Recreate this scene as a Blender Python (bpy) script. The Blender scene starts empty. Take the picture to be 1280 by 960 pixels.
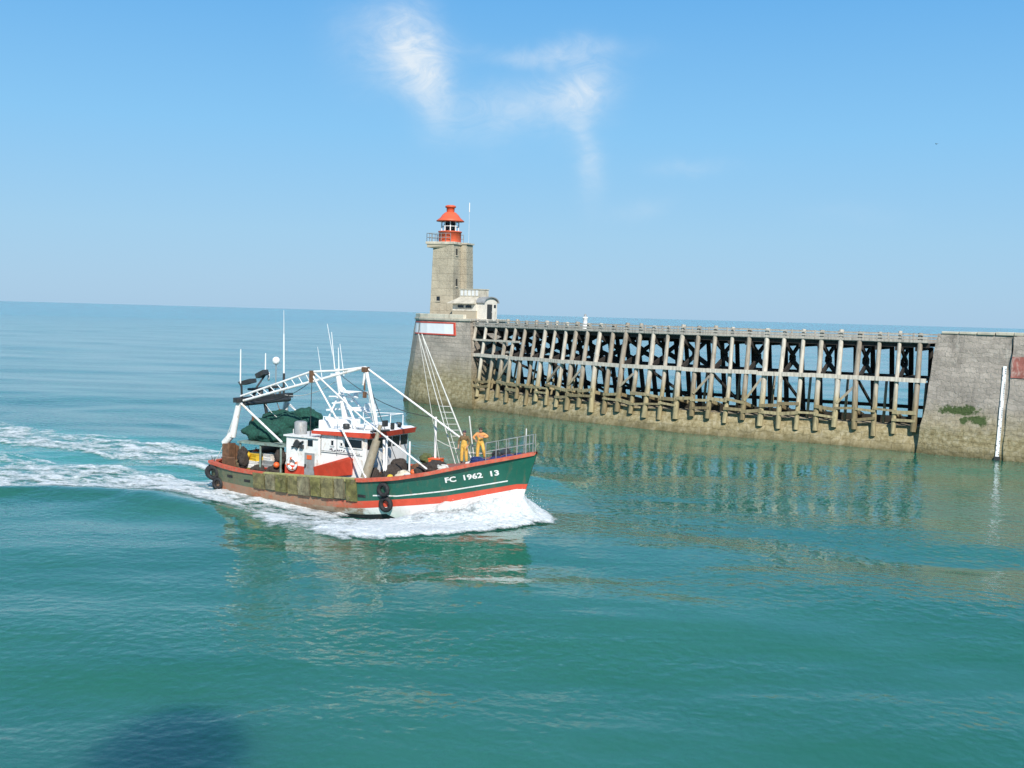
import bpy, bmesh, math, random
import numpy as np
from mathutils import Vector, Matrix

R = math.radians
random.seed(7)
sc = bpy.context.scene
C = sc.collection

# ------------------------------------------------------------------ camera, sky, sun, exposure
CAM_H = 10.0
FPX = 1372.0                                   # focal length in pixels of a 1280 wide picture
ROLL = math.atan(0.0272)
PITCH = math.atan(86.6 / FPX)
cam_data = bpy.data.cameras.new('camera')
cam_data.sensor_width = 36.0
cam_data.lens = 36.0 * FPX / 1280.0
cam_data.clip_start = 0.2
cam_data.clip_end = 120000.0
cam = bpy.data.objects.new('camera', cam_data)
C.objects.link(cam)
fw = Vector((0, math.cos(PITCH), -math.sin(PITCH)))
up0 = Vector((0, math.sin(PITCH), math.cos(PITCH)))
rt0 = Vector((1, 0, 0))
c_, s_ = math.cos(ROLL), math.sin(ROLL)
RT = rt0 * c_ + up0 * s_
UP = up0 * c_ - rt0 * s_
cam.matrix_world = Matrix(((RT.x, UP.x, -fw.x, 0), (RT.y, UP.y, -fw.y, 0), (RT.z, UP.z, -fw.z, CAM_H), (0, 0, 0, 1)))
sc.camera = cam

SUN_AZ, SUN_EL = 170.0, 40.0
SUN_DIR = Vector((math.sin(R(SUN_AZ)) * math.cos(R(SUN_EL)), math.cos(R(SUN_AZ)) * math.cos(R(SUN_EL)), math.sin(R(SUN_EL))))
sd = bpy.data.lights.new('sun', 'SUN')
sd.energy = 5.0
sd.angle = R(0.6)
sd.color = (1.0, 0.95, 0.87)
so = bpy.data.objects.new('sun', sd)
C.objects.link(so)
so.rotation_euler = (-SUN_DIR).to_track_quat('-Z', 'Y').to_euler()

sc.view_settings.view_transform = 'Standard'
sc.view_settings.look = 'None'
sc.view_settings.exposure = 0.15
sc.view_settings.gamma = 1.0
sc.render.engine = 'CYCLES'
try:
    sc.cycles.use_denoising = True
    sc.cycles.denoiser = 'OPENIMAGEDENOISE'
except Exception:
    pass
sc.cycles.max_bounces = 6
sc.cycles.sample_clamp_indirect = 4.0
sc.cycles.caustics_reflective = False
sc.cycles.caustics_refractive = False

world = bpy.data.worlds.new('World')
sc.world = world
world.use_nodes = True


class NT:
    """tiny helper for node trees"""
    def __init__(self, nt):
        self.nt = nt
        nt.nodes.clear()

    def n(self, kind, **kw):
        nd = self.nt.nodes.new(kind)
        ins = kw.pop('ins', {})
        for k, v in kw.items():
            setattr(nd, k, v)
        for k, v in ins.items():
            if hasattr(v, 'is_linked') or isinstance(v, bpy.types.NodeSocket):
                self.nt.links.new(v, nd.inputs[k])
            else:
                nd.inputs[k].default_value = v
        return nd

    def math(self, op, a, b=None, clamp=False):
        nd = self.n('ShaderNodeMath', operation=op, use_clamp=clamp)
        for i, v in enumerate((a, b)):
            if v is None:
                continue
            if isinstance(v, bpy.types.NodeSocket):
                self.nt.links.new(v, nd.inputs[i])
            else:
                nd.inputs[i].default_value = v
        return nd.outputs[0]

    def mix(self, f, a, b, blend='MIX'):
        nd = self.n('ShaderNodeMix', data_type='RGBA', blend_type=blend)
        for i, v in ((0, f), (6, a), (7, b)):
            if isinstance(v, bpy.types.NodeSocket):
                self.nt.links.new(v, nd.inputs[i])
            elif i == 0:
                nd.inputs[i].default_value = v
            else:
                nd.inputs[i].default_value = (*v, 1) if len(v) == 3 else v
        return nd.outputs[2]

    def ramp(self, f, stops, interp='LINEAR'):
        nd = self.n('ShaderNodeValToRGB')
        nd.color_ramp.interpolation = interp
        el = nd.color_ramp.elements
        while len(el) < len(stops):
            el.new(0.5)
        for e, (p, col) in zip(el, stops):
            e.position = p
            e.color = (*col, 1) if not isinstance(col, (int, float)) else (col, col, col, 1)
        self.nt.links.new(f, nd.inputs[0])
        return nd.outputs[0]

    def noise(self, vec=None, scale=5, detail=4, rough=0.55, dist=0.0, color=False):
        nd = self.n('ShaderNodeTexNoise', ins={'Scale': scale, 'Detail': detail, 'Roughness': rough, 'Distortion': dist})
        if vec is not None:
            self.nt.links.new(vec, nd.inputs['Vector'])
        return nd.outputs[1 if color else 0]

    def mapping(self, vec, scale=(1, 1, 1), rot=(0, 0, 0), loc=(0, 0, 0)):
        nd = self.n('ShaderNodeMapping', ins={'Scale': scale, 'Rotation': rot, 'Location': loc, 'Vector': vec})
        return nd.outputs[0]


def px_dir(u, v):
    d = fw + RT * ((u - 640) / FPX) - UP * ((v - 480) / FPX)
    return d.normalized()


# ---- sky: Nishita with a few thin wisps of cloud set by compass direction
w = NT(world.node_tree)
sky = w.n('ShaderNodeTexSky', sky_type='NISHITA')
sky.sun_disc = False
sky.sun_elevation = R(SUN_EL)
sky.sun_rotation = R(SUN_AZ)
sky.altitude = 0
sky.air_density = 1.0
sky.dust_density = 0.6
sky.ozone_density = 2.0
tc = w.n('ShaderNodeTexCoord').outputs['Generated']
wn = w.n('ShaderNodeVectorMath', operation='SUBTRACT', ins={0: w.noise(tc, 9, 5, 0.6, 0.6, True), 1: (0.5, 0.5, 0.5)}).outputs[0]
wn = w.n('ShaderNodeVectorMath', operation='SCALE', ins={0: wn, 3: 0.042}).outputs[0]
dirv = w.n('ShaderNodeVectorMath', operation='ADD', ins={0: tc, 1: wn}).outputs[0]
fibre = w.noise(w.mapping(tc, (1, 1, 1.8), (0, R(35), R(10))), 22, 9, 0.66, 2.2)
fibre = w.ramp(fibre, [(0.30, 0.0), (0.72, 1.0)])
# pixel centre of each wisp is only a way to write down its compass bearing and height
wisps = [(515, 48, 46, 30, 78, 0.85), (541, 105, 46, 23, 74, 0.80), (478, 62, 60, 44, 20, 0.26), (728, 118, 36, 34, 20, 0.75),
         (664, 130, 66, 26, -12, 0.46), (690, 66, 74, 11, -3, 0.50), (738, 190, 46, 14, 85, 0.42), (590, 150, 60, 30, 15, 0.14),
         (865, 208, 45, 9, 3, 0.20), (800, 258, 36, 12, -10, 0.16), (1060, 270, 60, 14, 8, 0.06)]
tot = None
for (u, v, ra, rb, ang, amp) in wisps:
    cd = px_dir(u, v)
    e1 = Vector((0, 0, 1)).cross(cd).normalized() * -1.0
    e2 = cd.cross(e1).normalized()
    if e2.z > 0:
        e2 = -e2
    if e1.x < 0:
        e1 = -e1
    a_ = R(ang)
    ax = (e1 * math.cos(a_) + e2 * math.sin(a_)) * (FPX / ra)
    bx = (e2 * math.cos(a_) - e1 * math.sin(a_)) * (FPX / rb)
    off = w.n('ShaderNodeVectorMath', operation='SUBTRACT', ins={0: dirv, 1: cd}).outputs[0]
    da = w.n('ShaderNodeVectorMath', operation='DOT_PRODUCT', ins={0: off, 1: ax}).outputs['Value']
    db = w.n('ShaderNodeVectorMath', operation='DOT_PRODUCT', ins={0: off, 1: bx}).outputs['Value']
    front = w.n('ShaderNodeVectorMath', operation='DOT_PRODUCT', ins={0: dirv, 1: cd}).outputs['Value']
    r2 = w.math('ADD', w.math('MULTIPLY', da, da), w.math('MULTIPLY', db, db))
    g = w.math('MULTIPLY', w.math('EXPONENT', w.math('MULTIPLY', r2, -1.0)), amp)
    g = w.math('MULTIPLY', g, w.math('GREATER_THAN', front, 0.2))
    tot = g if tot is None else w.math('ADD', tot, g)
cl = w.math('MULTIPLY', tot, w.math('ADD', w.math('MULTIPLY', fibre, 0.68), 0.36), True)
elev = w.n('ShaderNodeSeparateXYZ', ins={0: tc}).outputs[2]
air = w.ramp(w.math('ADD', w.math('MULTIPLY', elev, 1.0), 0.0), [(0.0, (4.1, 6.35, 8.6)), (0.07, (3.65, 6.5, 9.1)), (0.16, (2.6, 6.1, 9.7)), (0.28, (1.45, 4.75, 9.2)), (0.55, (1.05, 3.2, 6.4)), (1.0, (0.8, 2.2, 4.9))])
hs = w.mix(0.90, sky.outputs[0], air)
skyc = w.mix(w.math('MULTIPLY', cl, 0.9), hs, (8.4, 9.2, 9.9))
bg = w.n('ShaderNodeBackground', ins={'Color': skyc, 'Strength': 0.086})
w.n('ShaderNodeOutputWorld', ins={'Surface': bg.outputs[0]})


# ------------------------------------------------------------------ helpers
def tag(o, label=None, cat=None, group=None, kind=None):
    if label: o['label'] = label
    if cat: o['category'] = cat
    if group: o['group'] = group
    if kind: o['kind'] = kind
    return o


def empty(name, loc=(0, 0, 0), rz=0.0):
    o = bpy.data.objects.new(name, None)
    o.location = loc
    o.rotation_euler = (0, 0, rz)
    o.empty_display_size = 0.3
    C.objects.link(o)
    return o


def link_mesh(name, me, parent=None):
    o = bpy.data.objects.new(name, me)
    C.objects.link(o)
    if parent is not None:
        o.parent = parent
    return o


class MB:
    """collects shapes, builds them as ONE mesh object"""
    def __init__(self):
        self.v, self.f, self.m, self.s = [], [], [], []
        self.uv = {}

    def add(self, verts, faces, m=0, smooth=False):
        b = len(self.v)
        self.v += [tuple(x) for x in verts]
        for f in faces:
            self.f.append(tuple(b + i for i in f)); self.m.append(m); self.s.append(smooth)
        return self

    def box(self, c, size, rot=None, m=0):
        x, y, z = size[0] / 2, size[1] / 2, size[2] / 2
        vs = [Vector((a * x, b * y, d * z)) for a in (-1, 1) for b in (-1, 1) for d in (-1, 1)]
        if rot is not None:
            vs = [rot @ p for p in vs]
        vs = [p + Vector(c) for p in vs]
        return self.add(vs, [(0, 1, 3, 2), (4, 6, 7, 5), (0, 4, 5, 1), (2, 3, 7, 6), (0, 2, 6, 4), (1, 5, 7, 3)], m)

    def frame(self, d, upv=None):
        d = Vector(d).normalized()
        u = Vector(upv) if upv is not None else (Vector((0, 0, 1)) if abs(d.z) < 0.95 else Vector((1, 0, 0)))
        a = d.cross(u).normalized()
        return d, a, a.cross(d).normalized()

    def bar(self, p0, p1, wd, ht, upv=None, m=0, w1=None, h1=None):
        p0, p1 = Vector(p0), Vector(p1)
        d, a, b = self.frame(p1 - p0, upv)
        w1 = wd if w1 is None else w1
        h1 = ht if h1 is None else h1
        vs = []
        for p, ww, hh in ((p0, wd, ht), (p1, w1, h1)):
            vs += [p - a * ww / 2 - b * hh / 2, p + a * ww / 2 - b * hh / 2, p + a * ww / 2 + b * hh / 2, p - a * ww / 2 + b * hh / 2]
        return self.add(vs, [(3, 2, 1, 0), (4, 5, 6, 7), (0, 1, 5, 4), (1, 2, 6, 5), (2, 3, 7, 6), (3, 0, 4, 7)], m)

    def tube(self, pts, r, n=8, m=0, r1=None, smooth=True):
        pts = [Vector(p) for p in pts]
        k = len(pts)
        rings = []
        for i, p in enumerate(pts):
            if i == 0: d = pts[1] - p
            elif i == k - 1: d = p - pts[i - 1]
            else: d = (pts[i + 1] - p).normalized() + (p - pts[i - 1]).normalized()
            d, a, b = self.frame(d)
            rr = r if r1 is None else r + (r1 - r) * i / (k - 1)
            rings.append([p + (a * math.cos(t) + b * math.sin(t)) * rr for t in [2 * math.pi * j / n for j in range(n)]])
        vs = [q for rg in rings for q in rg]
        fs = []
        for i in range(k - 1):
            for j in range(n):
                a0, a1 = i * n + j, i * n + (j + 1) % n
                fs.append((a0, a1, a1 + n, a0 + n))
        self.add(vs, fs, m, smooth)
        self.add(rings[0], [tuple(reversed(range(n)))], m)
        self.add(rings[-1], [tuple(range(n))], m)
        return self

    def lathe(self, prof, c=(0, 0, 0), n=20, m=0, smooth=True, axis='z', cap=True):
        vs, fs = [], []
        for (r, z) in prof:
            for j in range(n):
                t = 2 * math.pi * j / n
                p = (r * math.cos(t), r * math.sin(t), z)
                if axis == 'y': p = (p[0], p[2], p[1])
                if axis == 'x': p = (p[2], p[0], p[1])
                vs.append((p[0] + c[0], p[1] + c[1], p[2] + c[2]))
        for i in range(len(prof) - 1):
            for j in range(n):
                a0, a1 = i * n + j, i * n + (j + 1) % n
                fs.append((a0, a1, a1 + n, a0 + n))
        self.add(vs, fs, m, smooth)
        if cap:
            if prof[0][0] > 1e-3: self.add(vs[:n], [tuple(reversed(range(n)))], m)
            if prof[-1][0] > 1e-3: self.add(vs[-n:], [tuple(range(n))], m)
        return self

    def blob(self, c, r, n=10, sd=0, amp=0.15, m=0):
        rnd = random.Random(sd)
        ph = [(rnd.uniform(1, 4), rnd.uniform(1, 4), rnd.uniform(0, 6), rnd.uniform(0, 6)) for _ in range(5)]
        vs, fs = [], []
        rows, cols = n, n * 2
        for i in range(rows + 1):
            th = math.pi * i / rows
            for j in range(cols):
                p2 = 2 * math.pi * j / cols
                k = 1 + amp * sum(math.sin(a * round(1) * th * 2 + o1) * math.sin(round(b) * p2 + o2) for a, b, o1, o2 in ph) / 2.2 * math.sin(th)
                vs.append((c[0] + r[0] * k * math.sin(th) * math.cos(p2), c[1] + r[1] * k * math.sin(th) * math.sin(p2), c[2] + r[2] * k * math.cos(th)))
        for i in range(rows):
            for j in range(cols):
                a0, a1 = i * cols + j, i * cols + (j + 1) % cols
                fs.append((a0, a0 + cols, a1 + cols, a1))
        return self.add(vs, fs, m, True)

    def torus(self, c, Rr, r, normal=(0, 1, 0), n=20, k=8, m=0, mfun=None):
        d, a, b = self.frame(Vector(normal))
        vs, fs = [], []
        for i in range(n):
            t = 2 * math.pi * i / n
            rad = a * math.cos(t) + b * math.sin(t)
            for j in range(k):
                q = 2 * math.pi * j / k
                vs.append(Vector(c) + rad * (Rr + r * math.cos(q)) + d * r * math.sin(q))
        for i in range(n):
            for j in range(k):
                f = (i * k + j, ((i + 1) % n) * k + j, ((i + 1) % n) * k + (j + 1) % k, i * k + (j + 1) % k)
                self.add([], [], 0)
                fs.append(f)
        b0 = len(self.v)
        self.v += [tuple(x) for x in vs]
        for idx, f in enumerate(fs):
            self.f.append(tuple(b0 + i for i in f)); self.s.append(True)
            self.m.append(mfun(idx // k / n) if mfun else m)
        return self

    def prism(self, poly, z0, z1, m=0, top=None):
        n = len(poly)
        top = top or poly
        vs = [(x, y, z0) for x, y in poly] + [(x, y, z1) for x, y in top]
        fs = [tuple(reversed(range(n))), tuple(range(n, 2 * n))]
        fs += [(i, (i + 1) % n, n + (i + 1) % n, n + i) for i in range(n)]
        return self.add(vs, fs, m)

    def build(self, name, mats, parent=None, bevel=0.0, subsurf=0):
        me = bpy.data.meshes.new(name)
        me.from_pydata(self.v, [], self.f)
        if not isinstance(mats, (list, tuple)):
            mats = [mats]
        for mm in mats:
            me.materials.append(mm)
        me.polygons.foreach_set('material_index', self.m)
        me.polygons.foreach_set('use_smooth', self.s)
        bm = bmesh.new(); bm.from_mesh(me)
        bmesh.ops.recalc_face_normals(bm, faces=bm.faces)
        bm.to_mesh(me); bm.free()
        me.update()
        o = link_mesh(name, me, parent)
        if bevel:
            b = o.modifiers.new('bevel', 'BEVEL'); b.width = bevel; b.segments = 2; b.limit_method = 'ANGLE'
        return o


def interp(x, xs, ys):
    return np.interp(x, xs, ys)


# numpy value noise
def _hash(ix, iy, seed):
    h = (ix.astype(np.int64) * 374761393 + iy.astype(np.int64) * 668265263 + seed * 1442695041) & 0xffffffff
    h = ((h ^ (h >> 13)) * 1274126177) & 0xffffffff
    return ((h ^ (h >> 16)) & 0xffff) / 65535.0


def vnoise(x, y, seed=0):
    x0, y0 = np.floor(x), np.floor(y)
    fx, fy = x - x0, y - y0
    fx, fy = fx * fx * fx * (fx * (fx * 6 - 15) + 10), fy * fy * fy * (fy * (fy * 6 - 15) + 10)
    a, b = _hash(x0, y0, seed), _hash(x0 + 1, y0, seed)
    c, d = _hash(x0, y0 + 1, seed), _hash(x0 + 1, y0 + 1, seed)
    return (a * (1 - fx) + b * fx) * (1 - fy) + (c * (1 - fx) + d * fx) * fy


def fbm(x, y, seed=0, octaves=4, gain=0.5):
    t, a, n = 0.0, 1.0, 0.0
    for o in range(octaves):
        cs, sn = math.cos(0.6 * o), math.sin(0.6 * o)
        t = t + a * vnoise((x * cs - y * sn) * 2.03 ** o + 17.3 * o, (x * sn + y * cs) * 2.03 ** o + 9.1 * o, seed + o)
        n += a; a *= gain
    return t / n


# ------------------------------------------------------------------ materials
def material(name):
    m = bpy.data.materials.new(name)
    m.use_nodes = True
    t = NT(m.node_tree)
    return m, t


def finish(t, color, rough=0.6, bump=None, bump_d=0.02, bump_s=1.0, metal=0.0, **extra):
    ins = {'Roughness': rough, 'Metallic': metal}
    ins['Base Color'] = color if isinstance(color, bpy.types.NodeSocket) else (*color, 1)
    p = t.n('ShaderNodeBsdfPrincipled', ins=ins)
    for k, v in extra.items():
        k = k.replace('_', ' ')
        if isinstance(v, bpy.types.NodeSocket): t.nt.links.new(v, p.inputs[k])
        else: p.inputs[k].default_value = v
    if bump is not None:
        b = t.n('ShaderNodeBump', ins={'Height': bump, 'Distance': bump_d, 'Strength': bump_s})
        t.nt.links.new(b.outputs[0], p.inputs['Normal'])
    t.n('ShaderNodeOutputMaterial', ins={'Surface': p.outputs[0]})
    return p


def simple(name, col, rough=0.55, var=0.25, scale=3.0, dirt=None, dirt_amt=0.0, metal=0.0, bump=0.004):
    """paint or fabric with uneven colour and spots of dirt"""
    m, t = material(name)
    oc = t.n('ShaderNodeTexCoord').outputs['Object']
    n1 = t.noise(oc, scale, 5, 0.6)
    lo = tuple(c * (1 - var) for c in col)
    hi = tuple(min(0.95, c * (1 + var * 0.6)) for c in col)
    c = t.ramp(n1, [(0.3, lo), (0.7, hi)])
    if dirt:
        n2 = t.noise(t.mapping(oc, (1, 1, 0.45)), scale * 1.7, 6, 0.65, 0.4)
        mk = t.ramp(n2, [(0.62 - 0.35 * dirt_amt, 0.0), (0.80 - 0.25 * dirt_amt, 1.0)])
        c = t.mix(mk, c, dirt)
    finish(t, c, rough, t.noise(oc, scale * 6, 4, 0.6), bump, 1.0, metal)
    return m


M = {}
M['white'] = simple('white_paint', (0.80, 0.79, 0.77), 0.45, 0.12, 2.4, (0.46, 0.32, 0.20), 0.2)
M['white_clean'] = simple('white_enamel', (0.84, 0.84, 0.83), 0.4, 0.05, 2.0)
M['red'] = simple('red_paint', (0.62, 0.07, 0.035), 0.5, 0.22, 2.5, (0.30, 0.12, 0.07), 0.12)
M['red_rail'] = simple('red_rail_paint', (0.55, 0.10, 0.055), 0.6, 0.3, 5.0, (0.33, 0.20, 0.13), 0.35)
M['lamp_red'] = simple('lantern_red_paint', (0.72, 0.12, 0.05), 0.5, 0.15, 1.5, (0.45, 0.16, 0.09), 0.1)
M['dark'] = simple('dark_metal', (0.035, 0.04, 0.042), 0.55, 0.4, 6.0, (0.12, 0.07, 0.04), 0.2)
M['rubber'] = simple('black_rubber', (0.018, 0.018, 0.02), 0.75, 0.35, 7.0, (0.09, 0.085, 0.07), 0.2)
M['grey'] = simple('grey_metal', (0.30, 0.31, 0.31), 0.5, 0.2, 4.0, (0.2, 0.13, 0.08), 0.2)
M['rust'] = simple('rusty_steel', (0.17, 0.085, 0.045), 0.8, 0.4, 5.0, (0.07, 0.045, 0.03), 0.3)
M['beige'] = simple('beige_steel', (0.29, 0.25, 0.18), 0.6, 0.2, 4.0, (0.22, 0.16, 0.09), 0.3)
M['glass'] = simple('dark_glass', (0.012, 0.017, 0.022), 0.08, 0.2, 2.0, bump=0.0)
M['deckwood'] = simple('deck_planks', (0.19, 0.145, 0.10), 0.8, 0.3, 4.0, (0.09, 0.06, 0.045), 0.3)
M['foredeck'] = simple('foredeck_red', (0.30, 0.115, 0.085), 0.75, 0.3, 4.0, (0.16, 0.10, 0.08), 0.3)
M['net_green'] = simple('green_net', (0.018, 0.105, 0.075), 0.9, 0.5, 9.0, (0.008, 0.04, 0.035), 0.3, bump=0.06)
M['net_blue'] = simple('blue_net', (0.03, 0.06, 0.22), 0.9, 0.4, 9.0, (0.015, 0.02, 0.06), 0.4, bump=0.05)
M['net_brown'] = simple('brown_net', (0.075, 0.058, 0.047), 0.95, 0.5, 9.0, (0.025, 0.02, 0.02), 0.4, bump=0.06)
M['yellow'] = simple('yellow_plastic', (0.72, 0.47, 0.035), 0.5, 0.2, 3.0, (0.35, 0.22, 0.06), 0.1)
M['oilskin'] = simple('yellow_oilskin', (0.80, 0.46, 0.09), 0.45, 0.25, 7.0, (0.45, 0.28, 0.07), 0.1, bump=0.03)
M['orange'] = simple('orange_jacket', (0.85, 0.36, 0.12), 0.6, 0.25, 7.0, (0.42, 0.18, 0.08), 0.2, bump=0.03)
M['jersey'] = simple('dark_jersey', (0.17, 0.11, 0.05), 0.85, 0.3, 6.0)
M['skin'] = simple('skin', (0.45, 0.24, 0.16), 0.55, 0.1, 6.0)
M['hair'] = simple('hair', (0.04, 0.026, 0.02), 0.7, 0.3, 14.0)
M['cream'] = simple('cream_tarp', (0.62, 0.55, 0.42), 0.8, 0.2, 3.0, (0.35, 0.27, 0.17), 0.2)
M['rope'] = simple('pale_rope', (0.66, 0.65, 0.60), 0.8, 0.2, 8.0)
M['orange_buoy'] = simple('orange_fender', (0.75, 0.13, 0.03), 0.5, 0.1, 3.0)
M['letter'] = simple('letter_white', (0.85, 0.85, 0.82), 0.5, 0.05, 2.0)
M['letter_dark'] = simple('letter_dark', (0.08, 0.07, 0.09), 0.5, 0.1, 2.0)

# render of the tower: weathered cement
def masonry(name, stone=(0.36, 0.33, 0.28), algae=True, rows=0.55, width=1.1, mort=(0.47, 0.45, 0.40), z_algae=(1.0, 3.6), mortar=0.03, wild=0.35, patch=None, contrast=0.5):
    m, t = material(name)
    uv = t.n('ShaderNodeTexCoord').outputs['UV']
    wob = t.n('ShaderNodeVectorMath', operation='SCALE', ins={0: t.n('ShaderNodeVectorMath', operation='SUBTRACT', ins={0: t.noise(uv, 0.9, 3, 0.6, 0, True), 1: (0.5, 0.5, 0.5)}).outputs[0], 3: wild}).outputs[0]
    uvw = t.n('ShaderNodeVectorMath', operation='ADD', ins={0: uv, 1: wob}).outputs[0]
    br = t.n('ShaderNodeTexBrick', ins={'Vector': uvw, 'Scale': 1.0, 'Mortar Size': mortar, 'Mortar Smooth': 0.4, 'Brick Width': width, 'Row Height': rows,
                                       'Color1': (*[c * (1 - contrast * 0.55) for c in stone], 1), 'Color2': (*[c * (1 + contrast * 0.35) for c in stone], 1), 'Mortar': (*mort, 1), 'Bias': 0.0})
    n1 = t.noise(uv, 0.35, 5, 0.62)
    c = t.mix(0.55, br.outputs[0], t.ramp(n1, [(0.32, tuple(x * 0.48 for x in stone)), (0.5, tuple(x * 0.95 for x in stone)), (0.68, tuple(min(0.8, x * 1.3) for x in stone))]))
    # pale lichen and lime spots
    sp = t.ramp(t.noise(uv, 2.6, 5, 0.7), [(0.60, 0.0), (0.70, 1.0)])
    c = t.mix(t.math('MULTIPLY', sp, 0.7), c, (0.52, 0.50, 0.44))
    # dark streaks running down
    st = t.ramp(t.noise(t.mapping(uv, (1.3, 0.16, 1)), 1.0, 5, 0.65), [(0.52, 0.0), (0.75, 1.0)])
    c = t.mix(t.math('MULTIPLY', st, 0.55), c, (0.12, 0.105, 0.09))
    lm = t.ramp(t.noise(t.mapping(uv, (0.9, 0.22, 1), (0, 0, 0), (7, 3, 0)), 1.3, 6, 0.7), [(0.60, 0.0), (0.74, 1.0)])
    c = t.mix(t.math('MULTIPLY', lm, 0.5 if algae else 0.15), c, (0.58, 0.54, 0.47))
    if algae:
        z = t.n('ShaderNodeSeparateXYZ', ins={0: uv}).outputs[1]
        zz = t.math('ADD', z, t.math('MULTIPLY', t.math('SUBTRACT', t.noise(uv, 0.8, 5, 0.65), 0.5), 2.2))
        f = t.ramp(t.math('DIVIDE', zz, 10.0), [(z_algae[0] / 10, 1.0), (z_algae[1] / 10, 0.0)])
        al = t.ramp(t.noise(uv, 2.2, 6, 0.68), [(0.30, (0.17, 0.13, 0.055)), (0.5, (0.32, 0.265, 0.145)), (0.7, (0.47, 0.41, 0.28))])
        c = t.mix(f, c, al)
        wet = t.ramp(t.math('DIVIDE', zz, 10.0), [(0.0, 1.0), (0.095, 0.0)])
        c = t.mix(t.math('MULTIPLY', wet, 0.8), c, (0.10, 0.085, 0.035))
        if patch:
            for (pu, pv, ru, rv) in patch:
                d = t.n('ShaderNodeVectorMath', operation='MULTIPLY', ins={0: t.n('ShaderNodeVectorMath', operation='SUBTRACT', ins={0: uvw, 1: (pu, pv, 0)}).outputs[0], 1: (1 / ru, 1 / rv, 0)}).outputs[0]
                ln = t.n('ShaderNodeVectorMath', operation='LENGTH', ins={0: d}).outputs['Value']
                ln = t.math('ADD', ln, t.math('MULTIPLY', t.math('SUBTRACT', t.noise(uv, 2.6, 7, 0.75), 0.5), 2.2))
                c = t.mix(t.ramp(ln, [(0.75, 1.0), (1.0, 0.0)]), c, (0.06, 0.092, 0.026))
    bmp = t.math('ADD', t.math('MULTIPLY', br.outputs['Fac'], -0.6), t.noise(uv, 3.5, 6, 0.7))
    finish(t, c, 0.9, bmp, 0.10, 1.0)
    return m


def uv_strip(name, bottom, top, z0, z1, mat, parent=None, levels=6, closed=False, cap=True, bulge=None, u0=0.0, jitter=0.05, seed=3):
    """battered masonry: a wall from polyline `bottom` at z0 to polyline `top` at z1, top face included; UV = (length, height) in metres"""
    rnd = random.Random(seed)
    n = len(bottom)
    me = bpy.data.meshes.new(name)
    bm = bmesh.new()
    ul = bm.loops.layers.uv.new('UVMap')
    cols = []
    L = u0
    us = []
    for i in range(n + (1 if closed else 0)):
        if i:
            L += (Vector(bottom[i % n]) - Vector(bottom[i - 1])).length
        us.append(L)
    grid = []
    for i in range(n):
        col = []
        for k in range(levels + 1):
            f = k / levels
            p = Vector(bottom[i]).lerp(Vector(top[i]), f)
            z = z0 + (z1 - z0) * f
            j = jitter if 0 < k < levels else 0
            col.append(bm.verts.new((p.x + rnd.uniform(-j, j), p.y + rnd.uniform(-j, j), z)))
        grid.append(col)
    for i in range(n if closed else n - 1):
        a, b = grid[i], grid[(i + 1) % n]
        for k in range(levels):
            f = bm.faces.new((a[k], b[k], b[k + 1], a[k + 1]))
            zk, zk1 = z0 + (z1 - z0) * k / levels, z0 + (z1 - z0) * (k + 1) / levels
            for lp, q in zip(f.loops, ((us[i], zk), (us[i + 1], zk), (us[i + 1], zk1), (us[i], zk1))):
                lp[ul].uv = q
    if cap and closed:
        f = bm.faces.new([c[-1] for c in grid])
        for lp in f.loops:
            lp[ul].uv = (lp.vert.co.x, lp.vert.co.y)
    bmesh.ops.recalc_face_normals(bm, faces=bm.faces)
    bm.to_mesh(me); bm.free()
    me.materials.append(mat)
    return link_mesh(name, me, parent)


# ------------------------------------------------------------------ water
BO = np.array([-15.1, 61.6]); BB = np.array([0.75, 53.2])        # boat: stern and stem on the water
BEX = (BB - BO) / np.linalg.norm(BB - BO)
BES = np.array([BEX[1], -BEX[0]])                               # to starboard
hr_t = [-0.2, 0, 1, 3, 6, 10, 12, 14, 15.5, 16.5, 17.5, 18.2, 18.56]
hr_b = [2.40, 2.45, 2.75, 3.05, 3.2, 3.2, 3.12, 2.75, 2.2, 1.7, 0.98, 0.40, 0.03]
hw_t = [0, 3, 6, 9, 11, 13, 15, 16.5, 17.2, 17.6]
hw_b = [2.3, 2.95, 3.1, 3.1, 2.95, 2.35, 1.35, 0.58, 0.25, 0.02]
zr_t = [0, 2, 4, 7, 10.5, 12.5, 14, 16.2, 18.56]
zr_z = [1.52, 1.38, 1.36, 1.47, 1.63, 1.90, 2.22, 2.80, 3.34]


def to_boat(x, y):
    dx, dy = x - BO[0], y - BO[1]
    return dx * BEX[0] + dy * BEX[1], dx * BES[0] + dy * BES[1]


So_t = [-45, -25, -14, -9, -6.5, -2, 3, 8, 12, 15, 17, 18.2, 19.0, 19.9]
So_s = [18, 15.5, 13, 9.6, 7.0, 5.4, 6.2, 7.9, 8.7, 8.0, 6.0, 3.9, 1.8, 0.0]


def sstep(a, b, x):
    k = np.clip((x - a) / (b - a), 0, 1)
    return k * k * (3 - 2 * k)


def hull_gap(t, s):
    hw = interp(t, hw_t, hw_b)
    d = np.abs(s) - hw
    d = np.where(t > 17.3, np.sqrt(np.maximum(t - 17.5, 0) ** 2 + s * s), d)
    d = np.where(t < 0, np.maximum(-t, np.abs(s) - 2.3), d)
    return d


rw = np.random.RandomState(11)
WAVES = []
for lam, cnt in ((34, 2), (19, 3), (11, 4), (6.5, 5), (4.0, 6), (2.6, 6)):
    for _ in range(cnt):
        l = lam * rw.uniform(0.8, 1.25)
        th = R(248 + rw.normal(0, 30))
        WAVES.append((2 * math.pi / l * math.cos(th), 2 * math.pi / l * math.sin(th), l * rw.uniform(0.0016, 0.0034) * (0.95 if lam > 7 else 0.36), rw.uniform(0, 6.28), l))


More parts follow.
